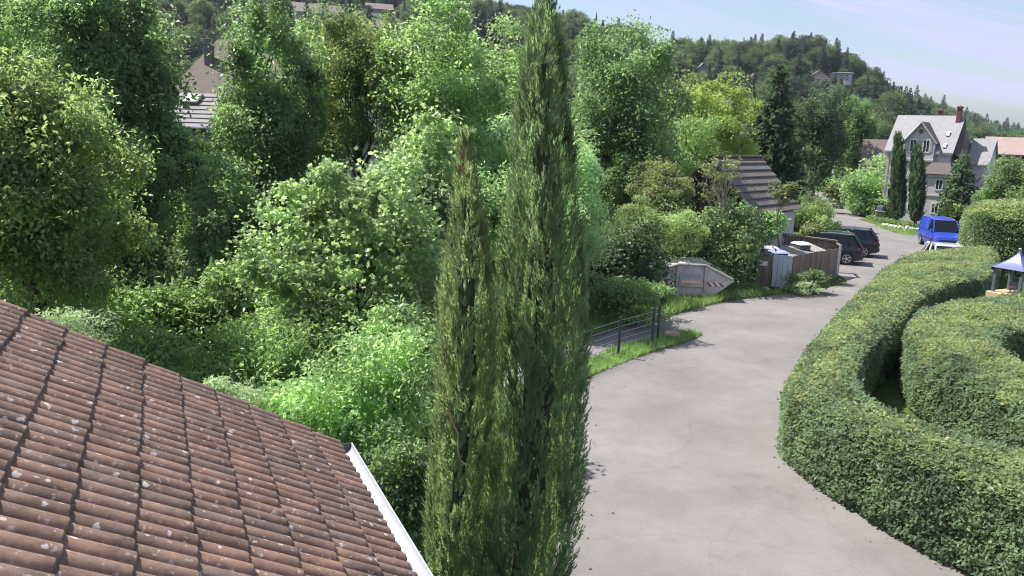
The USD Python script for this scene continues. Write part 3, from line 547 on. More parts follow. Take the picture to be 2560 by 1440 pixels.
for i, (x, y) in enumerate(keep):
    r = math.hypot(x, y); z = float(hill_z(x, y)) if r > 152 else 0.0
    if r < 170 and villa_zone.contains(Point(x, y)): continue
    if r < 240 and px > 2130: continue
    h = meshkit.noise(np.array([x * 0.02, y * 0.02, 3.0]), 4); u = g.random()
    px = proj((x, y, z))[0]
    con = 0.25 + (0.35 if h > 0.62 else 0) + (0.34 if r > 405 else 0)
    kind = 'conifer' if u < con else ('dark' if u < con + 0.16 + (0.3 if 1950 < px < 2320 else 0) else ('pale' if u < con + 0.42 else 'broad'))
    if kind == 'conifer' and px > 2330: kind = 'broad'
    sc = (0.60 + 0.42 * g.random()) * (0.8 if kind == 'conifer' else 1.0)
    if r < 190: sc *= 0.85
    bx = proj((x, y, z + 5))
    tall = proj((x, y, z + 10 * sc))[1]; half = 4 * sc * F / r
    if any(b[0] - half < bx[0] < b[1] + half and r < b[4] + 14 and tall < b[3] - 2 and r > b[4] - 90 and proj((x, y, z))[1] > b[2] for b in clear_boxes): 
        if any(b[0] - half < bx[0] < b[1] + half and abs(r - b[4]) < 8 for b in clear_boxes): continue
        sc *= 0.45
    trees.append((x, y, z - 0.2, kind, sc, g.random() * 2 * PI, int(g.integers(0, 100)), r))
CAN = np.array([(-50, 150), (250, 60), (480, 60), (800, 150), (1100, 130), (1250, 250), (1420, 250), (1500, 150), (1700, 240), (1850, 300), (1950, 230), (2150, 300), (2300, 330), (2450, 360), (2700, 380)], float)
score = []
for k, t in enumerate(trees):
    p = proj((t[0], t[1], t[2] + 9 * t[4])); vis = 0 < p[0] < 2560 and -40 < p[1] < np.interp(p[0], CAN[:, 0], CAN[:, 1]) + 25
    score.append((t[4] / t[7] if vis else -1 + t[4] / t[7] * 0.01))
order = np.argsort(score)[::-1]
names = {'broad': ('hillside_tree', 'rounded mid-green broadleaf tree on the wooded hillside', 'tree', 'mid-green rounded trees on the hillside'),
         'pale': ('hillside_tree', 'paler yellowish-green rounded tree on the wooded hillside', 'tree', 'pale green rounded trees on the hillside'),
         'dark': ('hillside_tree', 'dark green rounded tree on the wooded hillside', 'tree', 'dark rounded trees on the hillside'),
         'conifer': ('hillside_conifer', 'dark pointed conifer on the wooded hillside', 'tree', 'dark pointed conifers on the hillside')}
for k in order[:285]:
    x, y, z, kind, sc, rz, pick, r = trees[k]; nm, lb, ct, gp = names[kind]
    t = thing(nm, lb, ct, (x, y, z), rz, gp, (sc, sc, sc * (0.9 + 0.25 * ((pick % 10) / 10))))
    t.GetReferences().AddInternalReference(HILL[kind][pick % len(HILL[kind])]); t.SetInstanceable(True)
def instancer(name, label, rows, sources, sink=0.0):
    pi = UsdGeom.PointInstancer.Define(stage, numbered('/World', name)); path = str(pi.GetPath()); targets, index = [], {}
    for k, s in enumerate(sources):
        c = UsdGeom.Xform.Define(stage, f'{path}/source_{k:03d}'); c.GetPrim().GetReferences().AddInternalReference(s); targets.append(c.GetPath()); index[s] = k
    pi.CreatePrototypesRel().SetTargets(targets)
    pi.CreateProtoIndicesAttr(Vt.IntArray([index[r[0]] for r in rows])); pi.CreatePositionsAttr(Vt.Vec3fArray([Gf.Vec3f(*map(float, r[1])) for r in rows]))
    pi.CreateScalesAttr(Vt.Vec3fArray([Gf.Vec3f(r[2]) for r in rows])); pi.CreateOrientationsAttr(Vt.QuathArray([Gf.Quath(math.cos(r[3] / 2), 0, 0, math.sin(r[3] / 2)) for r in rows]))
    meta(pi.GetPrim(), label, 'forest', kind='stuff')
allsrc = HILL['broad'] + HILL['pale'] + HILL['dark'] + HILL['conifer']
instancer('hillside_forest', 'dense mixed wood covering the rest of the hillside', [(HILL[t[3]][t[6] % len(HILL[t[3]])], t[:3], t[4], t[5]) for t in (trees[k] for k in order[285:])], allsrc)
rows = []
for _ in range(1500):
    tt = f_t[1] + (f_t[-1] - f_t[1]) * g.random(); r = 690 + 260 * g.random(); x, y = r * math.sin(tt), r * math.cos(tt); kk = 'broad' if g.random() < 0.7 else ('dark' if g.random() < .6 else 'conifer')
    rows.append((HILL[kk][int(g.integers(0, len(HILL[kk])))], (x, y, float(far_z(x, y)) - 0.5), 0.9 + 0.5 * g.random(), g.random() * 6.28))
instancer('far_forest', 'far bluish wooded ridge falling to the right edge', rows, allsrc)
print('hill', len(trees))

# ------------------------------------------------------------------ villa on the right
K = 73.0 / F
A0 = math.radians(40)
def face(px, py, Y): c = at(px, py, Y); return (c[0], c[1], 0.0)
t = villa = thing('villa', 'tall pale plastered villa with steep grey slate roof, front gable and two red chimneys', 'house', face(2199, 540, 72.0), -A0, scale=(0.80, 0.85, 1.0))
part(t, 'wall', house_body(0, 6.3, 0, 6.4, -0.5, 6.15, 2.9, 'x'), plaster)
rf = None
for q in gable_roof(0, 6.3, 0, 6.4, 6.15, 2.9, 'x', 0.28, 0.14):
    r_ = part(t, 'roof', q, slate_m); rf = rf or r_
for cx, cy, z0, z1, w in ((3.9, 3.6, 8.4, 9.75, 0.42), (6.0, 2.75, 7.9, 10.0, 0.46)):
    ch = part(t, 'chimney', cat_([rbox(cx - w / 2, cx + w / 2, cy - w / 2, cy + w / 2, z0, z1, 0.03), rbox(cx - w / 2 - 0.07, cx + w / 2 + 0.07, cy - w / 2 - 0.07, cy + w / 2 + 0.07, z1 - 0.2, z1 - 0.06, 0.02)]), brick_m)
part(t, 'cornice', rbox(-0.2, 6.45, -0.26, -0.004, 5.78, 6.02, 0.05), trim_m)
for x in (0.02, 1.62, 4.85): part(t, 'corner_strip', box(x, x + 0.26, -0.05, -0.003, 0, 5.7), trim_m)
gw0, gw1 = 1.75, 4.75
part(t, 'gable_wall', house_body(gw0, gw1, -0.34, 2.9, 5.3, 6.95, 1.5, 'y'), plaster)
for q in gable_roof(gw0, gw1, -0.34, 2.9, 6.95, 1.5, 'y', 0.24, 0.12): part(t, 'gable_roof', q, slate_dk, label='brown-grey slopes of the front gable')
xm = (gw0 + gw1) / 2
for s in (-1, 1): part(t, 'verge_board', tube([(xm + s * 1.74, -0.62, 6.72), (xm, -0.62, 8.50)], 0.085, 4), trim_m)
part(t, 'sill_band', rbox(gw0 - 0.1, gw1 + 0.1, -0.46, -0.345, 5.2, 5.42, 0.03), trim_m)
part(t, 'round_window', trimesh.creation.cylinder(0.2, 0.1, sections=20, transform=trimesh.transformations.rotation_matrix(PI / 2, (1, 0, 0)) @ trimesh.transformations.translation_matrix((xm, 7.75, 0.36))), glass_m)
windows(t, [(2.65, 6.05), (3.95, 6.05)], -0.34, 0.55, 0.95)
windows(t, [(0.95, 4.2), (0.95, 1.6), (3.2, 3.2), (3.2, 0.9)], 0.0, 0.75, 1.15)
for x in (2.2, 3.1, 3.5, 4.4): part(t, 'shutter', box(x - 0.12, x + 0.12, -0.385, -0.343, 6.02, 7.02), plain('shutter_' + str(int(x * 10)), (0.33, 0.33, 0.33), 0.7))
part(t, 'wing_wall', box(4.3, 6.9, -1.5, -0.01, -0.5, 4.25), plaster)
part(t, 'wing_wall', box(6.32, 7.4, -0.012, 5.0, -0.5, 5.2), plaster)
part(t, 'wing_roof', hull([(4.05, -1.78, 4.25), (7.15, -1.78, 4.25), (7.15, -0.012, 4.25), (4.05, -0.012, 4.25), (4.75, -0.012, 5.2), (6.5, -0.012, 5.2), (4.75, -0.4, 5.2), (6.5, -0.4, 5.2)]), slate_dk)
part(t, 'wing_cornice', rbox(4.15, 7.05, -1.66, -1.503, 3.95, 4.22, 0.04), trim_m)
part(t, 'wing_band', rbox(4.22, 6.98, -1.58, -1.503, 2.35, 2.52, 0.02), trim_m)
windows(t, [(5.95, 3.0), (5.85, 1.0)], -1.5, 0.55, 0.75)
part(t, 'door', rbox(6.4, 6.8, -1.56, -1.503, 0.0, 1.9, 0.02), timber_dk)
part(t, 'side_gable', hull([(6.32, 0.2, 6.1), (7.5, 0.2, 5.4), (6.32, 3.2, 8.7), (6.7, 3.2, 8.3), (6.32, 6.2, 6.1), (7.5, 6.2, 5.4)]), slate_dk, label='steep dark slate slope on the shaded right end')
part(t, 'back_wing', house_body(7.52, 9.4, 2.4, 6.8, -0.5, 5.2, 2.0, 'x'), plaster)
for q in gable_roof(7.52, 9.4, 2.4, 6.8, 5.2, 2.0, 'x', 0.2, 0.12): part(t, 'back_wing_roof', q, slate_m)
for cx, cz, w in ((1.25, 6.75, 0.5), (5.5, 7.4, 0.34), (5.6, 6.4, 0.3)):
    y_ = (cz - 6.15) / 2.9 * 3.2
    part(t, 'skylight', hull([(cx - w / 2, y_ - 0.24, cz + 0.02), (cx + w / 2, y_ - 0.24, cz + 0.02), (cx - w / 2, y_ + 0.16, cz + 0.38), (cx + w / 2, y_ + 0.16, cz + 0.38), (cx - w / 2, y_ - 0.28, cz + 0.12), (cx + w / 2, y_ + 0.10, cz + 0.47)]), white_m)
# pink-roofed house at the right edge
t = thing('house', 'house with broad pale pink tiled roof at the right edge behind trees', 'house', face(2452, 500, 84.0), -math.radians(30))
part(t, 'wall', house_body(0, 13, 0, 8, -0.5, 4.7, 2.9, 'x'), plain('wall_cream', (0.36, 0.31, 0.26), 0.85, var=0.06, scale=0.5))
for q in gable_roof(0, 13, 0, 8, 4.7, 2.9, 'x', 0.4, 0.16): part(t, 'roof', q, pinkroof)
dm = part(t, 'dormer', house_body(0.9, 3.4, -0.1, 2.6, 4.9, 5.55, 0.35, 'x'), plain('dormer_red', (0.30, 0.18, 0.15), 0.8)); part(dm, 'dormer_roof', box(0.7, 3.6, -0.3, 2.6, 5.85, 5.98), brownroof)
windows(t, [(1.6, 5.05), (2.6, 5.05)], -0.1, 0.45, 0.4); windows(t, [(1.5, 2.4), (4.0, 2.4)], 0.0, 0.9, 1.2)
part(t, 'chimney', rbox(4.2, 4.6, 0.9, 1.3, 5.2, 6.3, 0.03), brick_m)
# small brown-roofed building left of the villa
t = thing('house', 'small brown-roofed house with a round-topped dormer peeping out left of the villa', 'house', face(2150, 480, 82.0), -math.radians(24))
part(t, 'wall', house_body(0, 4.4, 0, 5, -0.5, 4.6, 2.3, 'x'), palewall)
for q in gable_roof(0, 4.4, 0, 5, 4.6, 2.3, 'x', 0.3, 0.14): part(t, 'roof', q, brownroof)
dm = part(t, 'dormer', trimesh.creation.cylinder(0.5, 1.6, sections=20, transform=trimesh.transformations.translation_matrix((1.55, 0.95, 5.2)) @ trimesh.transformations.rotation_matrix(PI / 2, (1, 0, 0))), white_m)
part(dm, 'pane', trimesh.creation.cylinder(0.33, 0.05, sections=20, transform=trimesh.transformations.translation_matrix((1.55, 0.13, 5.2)) @ trimesh.transformations.rotation_matrix(PI / 2, (1, 0, 0))), glass_m)
windows(t, [(1.2, 2.6), (3.0, 2.6)], 0.0, 0.8, 1.1)

# ------------------------------------------------------------------ shed with stepped roof
c = at(1782, 396, 40.0); A1 = math.atan2(0.75, 0.66)
t = thing('shed', 'dark brown timber shed with stepped plank roof beyond the pale skip', 'shed', (c[0], c[1], 0), A1)
shed_plank = plain('shed_plank', (0.135, 0.115, 0.105), 0.8, var=0.3, scale=4, bump=0.4)
ze, zr, hw_, Ls = 2.95, c[2], 2.5, 5.2
part(t, 'wall', house_body(0.12, Ls - 0.12, -hw_ + 0.3, hw_ - 0.3, 0, ze + 0.25, zr - ze - 0.55, 'x'), timber_dk)
nb = 11
for i in range(nb):                                        # boards on the gable that faces the camera
    y0, y1 = -hw_ + 0.3 + (2 * hw_ - 0.6) * i / nb, -hw_ + 0.3 + (2 * hw_ - 0.6) * (i + 1) / nb - 0.03
    zt = ze + 0.2 + (zr - ze - 0.5) * (1 - abs((y0 + y1) / 2) / (hw_ - 0.3))
    part(t, 'board', box(0.06, 0.117, y0, y1, 0.1, zt), timber_dk if i % 3 else board_m[1])
nc = 8
for side in (-1, 1):
    for i in range(nc if side < 0 else 1):
        n_ = nc if side < 0 else 1
        u0, u1 = i / n_, (i + 1) / n_
        y0, y1 = side * hw_ * (1 - u0), side * hw_ * (1 - u1); z0, z1 = ze + (zr - ze) * u0, ze + (zr - ze) * u1
        p_ = [(-0.25, y0 - side * -0.06, z0 + 0.07), (Ls + 0.2, y0 - side * -0.06, z0 + 0.07), (Ls + 0.2, y1, z1 + 0.02), (-0.25, y1, z1 + 0.02)]
        part(t, 'roof_course', hull(np.vstack([p_, np.array(p_) + [0, 0, 0.055]])), shed_plank)
part(t, 'ridge_board', rbox(-0.3, Ls + 0.25, -0.13, 0.13, zr + 0.03, zr + 0.14, 0.03), timber_dk)
for s in (-1, 1): part(t, 'barge_board', tube([(-0.28, s * (hw_ + 0.06), ze - 0.02), (-0.28, 0, zr + 0.02)], 0.08, 4), timber_dk)
part(t, 'side_wall', box(0.3, Ls - 0.115, -hw_ + 0.16, -hw_ + 0.296, 0, ze - 0.02), palewall, label='pale wall under the eave')
# ------------------------------------------------------------------ house behind the trees on the left
c0, c1 = at(250, 320, 42.0), at(930, 320, 42.0); W = c1[0] - c0[0]
t = thing('house', 'large house with grey tiled lower roof, brown upper roof and skylight behind the left trees', 'house', (c0[0], 42.0, 0))
zE, zM, ins, dep = 6.15, 8.0, 3.4, 13.0
part(t, 'wall', box(0.7, W - 0.7, 0.7, dep - 0.7, 0, zE + 0.1), greywall)
nr = 8
for i in range(nr):
    u0, u1 = i / nr, (i + 1) / nr; a_, b_ = ins * u0, ins * u1; z0, z1 = zE + (zM - zE) * u0, zE + (zM - zE) * u1
    p_ = [(a_ * 0.55, a_ - 0.04, z0 + 0.06), (W - a_ * 0.55, a_ - 0.04, z0 + 0.06), (W - b_ * 0.55, b_, z1 + 0.01), (b_ * 0.55, b_, z1 + 0.01)]
    part(t, 'tile_course', hull(np.vstack([p_, np.array(p_) - [0, 0, 0.08]])), greyroof)
part(t, 'lower_roof', hull([(0, 0, zE - 0.12), (W, 0, zE - 0.12), (W, dep, zE - 0.12), (0, dep, zE - 0.12), (ins * .55, ins, zM - 0.1), (W - ins * .55, ins, zM - 0.1), (W - ins * .55, dep - ins, zM - 0.1), (ins * .55, dep - ins, zM - 0.1)]), greyroof)
part(t, 'upper_roof', hull([(ins * .55 + .1, ins + 0.05, zM - 0.09), (W - ins * .55 - .1, ins + 0.05, zM - 0.09), (W - ins * .55 - .1, dep - ins, zM - 0.09), (ins * .55 + .1, dep - ins, zM - 0.09), (3.9, 6.4, 11.2), (5.2, 6.4, 11.2)]), brownroof)
part(t, 'chimney', rbox(3.6, 4.05, 5.0, 5.45, 9.6, 11.1, 0.03), plain('chimney_grey', (0.085, 0.08, 0.078), 0.85))
sk = part(t, 'skylight', hull(np.vstack([np.array([(3.35, 2.05, 7.36), (4.3, 2.05, 7.36), (4.3, 2.95, 7.85), (3.35, 2.95, 7.85)]) + [0, 0, d] for d in (0, 0.12)])), timber_dk)
part(sk, 'pane', hull(np.vstack([np.array([(3.45, 2.12, 7.52), (4.2, 2.12, 7.52), (4.2, 2.86, 7.93), (3.45, 2.86, 7.93)]) + [0, 0, d] for d in (0, 0.02)])), white_m)
part(t, 'gutter', tube([(0, -0.1, zE), (W, -0.1, zE)], 0.07, 6), zinc_m)
for x in (W - 1.25, W - 0.75): part(t, 'white_column', tube([(x, 0.35, 0), (x, 0.35, zE - 0.15)], 0.13, 10), white_m)
windows(t, [(2.0, 3.6), (4.6, 3.6), (7.2, 3.6), (2.0, 0.9), (4.6, 0.9), (7.2, 0.9)], 0.7, 0.95, 1.4)
print('buildings')

# ------------------------------------------------------------------ tiled roof in the foreground
def hor(x):
    a_, b_ = 0.0, 900.0
    for _ in range(50):
        m_ = (a_ + b_) / 2
        if ray(x, m_)[2] > 0: a_ = m_
        else: b_ = m_
    return a_
e = ray(388, hor(388)); e = np.array([e[0], e[1], 0]) / math.hypot(e[0], e[1]); ul = np.array([-e[1], e[0], 0])
Eu = ray(838, 1114) / ray(838, 1114)[1]; n_ = np.cross(ray(0, 768), Eu); tp = -(n_ @ ul) / n_[2]
s_ = ul + np.array([0, 0, tp]); s_ /= np.linalg.norm(s_); sol = np.linalg.lstsq(np.stack([ray(0, 768), -s_], 1), Eu, rcond=None)[0]
E0 = CAM + Eu * (3.3 / sol[1]); nrm_ = np.cross(e, s_); nrm_ = nrm_ if nrm_[2] > 0 else -nrm_
print('roof', E0, math.degrees(math.atan(tp)))
ROLLW, EXPO, LEN = 0.142, 0.345, 0.43
t = roof_t = thing('tiled_house', 'near house with lichen-spotted brown clay tile roof and white gutter in the lower left', 'house', E0)
Bm = np.stack([-e, s_, nrm_], 1)                           # local axes: along the eave towards the camera, up the slope, off the roof
def tile_mesh(g):
    a_ = np.array([0.0, 0.010, 0.013, 0.040, 0.084, 0.128, 0.153, 0.156, 0.163]); z_ = np.array([-0.014, -0.014, 0.022, 0.050, 0.060, 0.050, 0.022, -0.014, -0.014])
    a_ = a_ * ROLLW / 0.163
    rows = []
    for s, dz, dn in ((0.0, -0.020, 0.0), (0.0, 0.006, 0.0), (0.012, 0.0, 0.0), (LEN * 0.5, 0.0, -0.014), (LEN, 0.0, -0.028)):
        k_ = 0.90 if dz == 0.006 else 1.0
        zz_ = z_ * k_ * (0.86 if dz < 0 else 1.0) + (dz if dz < 0 else (-0.003 if dz > 0 else 0)) + dn
        rows.append(np.stack([a_ + (0.002 if dz < 0 else 0), np.full(9, s), zz_ + 0.030], 1))
    v = np.vstack(rows); f = []
    for i in range(4):
        for j in range(8): f += [[i * 9 + j, i * 9 + j + 1, (i + 1) * 9 + j + 1], [i * 9 + j, (i + 1) * 9 + j + 1, (i + 1) * 9 + j]]
    v = v + g.normal(size=(1, 3)) * np.array([0.002, 0.007, 0.0018]); v[:, 0] += (v[:, 1]) * g.normal() * 0.006; v[:, 2] += v[:, 0] * g.normal() * 0.012
    return v, np.array(f)
g = rng_(5); vis, rest = [], []
for i in range(16):
    for j in range(40):
        v, f = tile_mesh(g); v = v + [j * ROLLW, i * EXPO, 0]
        w = v @ Bm.T; c = (w + E0).mean(0)
        if (c - CAM) @ fw < 0.4: continue
        pp = proj(w + E0); on = (pp[:, 0] > -5).any() and (pp[:, 0] < 2565).any() and (pp[:, 1] < 1445).any()
        (vis if on else rest).append((np.linalg.norm(c - CAM), w, f, int(g.choice(4, p=(0.3, 0.32, 0.2, 0.18)))))
vis.sort(key=lambda q: q[0])
for _, w, f, k in vis[:298]: part(t, 'tile', (w, f), tile_m[k], smooth=55)
rest += vis[298:]
if rest:
    n0, V_, F_ = 0, [], []
    for _, w, f, k in rest: V_.append(w); F_.append(f + n0); n0 += len(w)
    part(t, 'far_tiles', (np.vstack(V_), np.vstack(F_)), tile_m[1], smooth=55, kind='stuff')
print('tiles', len(vis))
def loc(p): return np.asarray(p, float) @ Bm.T
part(t, 'roof_deck', hull(loc([(x, y, z) for x in (0.02, 5.6) for y in (0.03, 5.5) for z in (-0.12, -0.012)])), timber_dk)
part(t, 'fascia', hull(loc([(x, y, z) for x in (0.05, 5.6) for y in (0.0, 0.025) for z in (-0.2, -0.02)])), timber_dk)
outd = -ul; dn = np.array([0, 0, -1.0])
ga = np.linspace(0, PI, 11); prof = [(0.085 - 0.085 * math.cos(a_), -0.075 * math.sin(a_)) for a_ in ga]
prof = [(0.0, 0.03)] + prof + [(0.17, 0.022), (0.178, 0.028), (0.186, 0.018), (0.178, -0.002)]
inner = prof + [(0.174, 0.0)] + [(0.085 + 0.089 * math.cos(a_), -0.004 - 0.079 * math.sin(a_)) for a_ in ga][1:-1] + [(-0.004, 0.0), (-0.004, 0.03)]
def gut(s): return [(-e) * s + outd * (0.005 + o) + np.array([0, 0, -0.028 + z]) for o, z in inner]
m_ = len(inner); v0 = np.array(gut(-0.03)); v1 = np.array(gut(5.6)); f = []
for i in range(m_):
    j = (i + 1) % m_; f += [[i, j, m_ + j], [i, m_ + j, m_ + i]]
cap_f = trimesh.creation.triangulate_polygon(Polygon(inner).buffer(0), engine='earcut') if False else None
gt = part(t, 'gutter', (np.vstack([v0, v1]), np.array(f)), gutter_m, smooth=40)
ec = [(-e) * -0.032 + outd * (0.005 + o) + np.array([0, 0, -0.028 + z]) for o, z in prof[:-3]]
part(t, 'gutter_end_cap', hull(np.vstack([ec, np.array(ec) + e * 0.012])), dark_in)
for s in (0.35, 1.05, 1.75, 2.45, 3.15): part(gt, 'rivet', trimesh.creation.icosphere(1, 0.006).apply_translation((-e) * s + outd * 0.186 + np.array([0, 0, -0.008])), rim_m)
part(t, 'wall', hull(np.array([(-e) * a_ + ul * b_ + [0, 0, z] for a_ in (0.4, 6) for b_ in (0.5, 4) for z in (-E0[2], -0.02 )])), plaster)
# moss lumps lodged in the joints
ms = []
for _ in range(90):
    j, i = int(g.integers(0, 33)), int(g.integers(0, 11)); p_ = loc([(j * ROLLW + 0.165, i * EXPO + g.random() * 0.1, 0.035)])[0]
    b_ = trimesh.creation.icosphere(1, 0.012 + 0.018 * g.random()); b_.vertices = b_.vertices * np.array([1, 1.3, 0.7]) * (0.8 + 0.4 * g.random((len(b_.vertices), 1))) + p_; ms.append(b_)
part(t, 'moss', cat_(ms), plain('moss_dark', (0.040, 0.040, 0.026), 0.95, var=0.5, scale=60), smooth=True, kind='stuff')

# ------------------------------------------------------------------ cypresses
def cyp_profile(rows, Y):
    z, cx, rd = [], [], []
    for py, l, r_ in rows:
        a_, b_ = at(l, py, Y), at(r_, py, Y); z.append((a_[2] + b_[2]) / 2); cx.append((a_[0] + b_[0]) / 2); rd.append((b_[0] - a_[0]) / 2)
    z, cx, rd = map(np.array, (z, cx, rd)); o = np.argsort(z); return z[o], cx[o], rd[o]
def cypress(name, label, rows, Y, n, length, wid, leafm, seed, blades=13, group=None, corefrac=0.32):
    z, cx, rd = cyp_profile(rows, Y); z[0] = max(z[0], 0.05)
    t = thing(name, label, 'tree', (cx[0], Y, 0), group=group); cx = cx - cx[0]
    part(t, 'crown', plumes(seed, cx, 0 * cx, rd, z, n, length, wid, blades=blades), leafm)
    zz = np.linspace(z[0], z[0] + (z[-1] - z[0]) * 0.9, 26); g = rng_(seed + 3)
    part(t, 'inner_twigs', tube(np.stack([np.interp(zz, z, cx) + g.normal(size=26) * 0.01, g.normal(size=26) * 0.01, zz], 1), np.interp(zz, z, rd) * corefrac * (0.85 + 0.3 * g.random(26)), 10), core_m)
    part(t, 'trunk', tube([(0, 0, -0.05), (0, 0, z[0] + 0.3)], [0.12, 0.1], 8), bark)
    return t, (z, cx, rd)
main_rows = [(-14, 1356, 1362), (12, 1347, 1369), (60, 1333, 1381), (130, 1320, 1392), (200, 1309, 1402), (300, 1295, 1415), (400, 1278, 1432), (500, 1272, 1438), (600, 1258, 1448), (700, 1248, 1457), (850, 1240, 1458), (1000, 1230, 1458), (1150, 1212, 1454), (1300, 1190, 1438), (1440, 1180, 1418), (1620, 1190, 1395)]
t, (cz, ccx, crd) = cypress('cypress_tree', 'tall broad cypress in the centre reaching the top of the picture', main_rows, 10.0, 8000, 0.21, 0.0072, L['cypress'], 21, blades=13)
def cones(t, prof, pix, Y, base, m):
    for px, py in pix:
        c = at(px, py, Y); z, cx, rd = prof; dx = c[0] - base[0]
        r_ = np.interp(c[2], z, rd); ox = dx - np.interp(c[2], z, cx); yy = -math.sqrt(max(r_ * r_ - min(ox * ox, r_ * r_), 0.0)) * 1.0 - 0.01
        k_ = trimesh.creation.icosphere(2, 0.017); k_.vertices = k_.vertices * (1 + 0.12 * np.sin(k_.vertices[:, :1] * 260) * np.cos(k_.vertices[:, 2:] * 240)) + [dx * 1.0, yy, c[2]]
        part(t, 'cone', k_, m, smooth=True)
cyb = at(1292, 1620, 10.0)
cones(t, (cz, ccx, crd), [(1303, 950), (1295, 1090), (1332, 1098), (1270, 1340), (1240, 980), (1355, 740), (1382, 690), (1330, 665), (1225, 812)], 10.0, cyb, cone_m)
cones(t, (cz, ccx, crd), [(1335, 1118), (1375, 1205), (1400, 1195), (1350, 880), (1362, 625)], 10.0, cyb, cone_b)
0 and part(t, 'side_spray', (lambda vf: vf)(plumes(61, np.array([0.80, 0.93]), np.array([-0.2, -0.22]), np.array([0.10, 0.07]), np.array([1.66, 1.92]), 34, 0.2, 0.009)), L['cypress'])
small_rows = [(358, 1158, 1168), (420, 1150, 1181), (500, 1140, 1192), (600, 1126, 1208), (700, 1112, 1222), (800, 1100, 1235), (900, 1096, 1236), (1000, 1099, 1230), (1100, 1092, 1216), (1200, 1080, 1204), (1300, 1070, 1192), (1440, 1072, 1182), (1700, 1080, 1170)]
t, (sz, scx, srd) = cypress('cypress_tree', 'slimmer, shorter cypress with a dry brown tip just left of the tall one', small_rows, 9.4, 4200, 0.19, 0.0068, L['cypress_small'], 22, blades=13)
top = at(1162, 420, 9.4) - np.array([at(1125, 1700, 9.4)[0], 9.4, 0])
part(t, 'dry_tip', plumes(23, np.array([top[0], top[0]]), np.array([0, 0]), np.array([0.075, 0.02]), np.array([top[2] - 0.12, top[2] + 0.24]), 60, 0.085, 0.005, blades=9), dry_m, kind='stuff')
tw = [at(x, y, 8.9) - np.array([at(1125, 1700, 9.4)[0], 9.4, 0]) for x, y in ((1118, 1022), (1128, 1050), (1146, 1085), (1144, 1120), (1150, 1150), (1164, 1162))]
part(t, 'dead_twig', tube(tw, [0.014, 0.012, 0.008, 0.007, 0.007, 0.014], 6), dry_m, smooth=True)
cones(t, (sz, scx, srd), [(1102, 1025), (1152, 1015), (1160, 1048), (1110, 1110), (1135, 985), (1175, 1065)], 9.4, at(1125, 1700, 9.4), cone_m)
for rows_, Y, lb in (([(345, 2242, 2248), (372, 2236, 2255), (420, 2232, 2258), (480, 2230, 2260), (545, 2230, 2256)], 66.0, 'left one of two slim dark cypresses before the villa'), ([(372, 2288, 2294), (400, 2281, 2302), (450, 2278, 2306), (500, 2276, 2306), (552, 2278, 2300)], 65.0, 'right one of two slim dark cypresses before the villa')):
    cypress('slim_cypress', lb, rows_, Y, 1500, 0.55, 0.028, L['dark'], int(Y), blades=9, corefrac=0.82)
print('cypress')

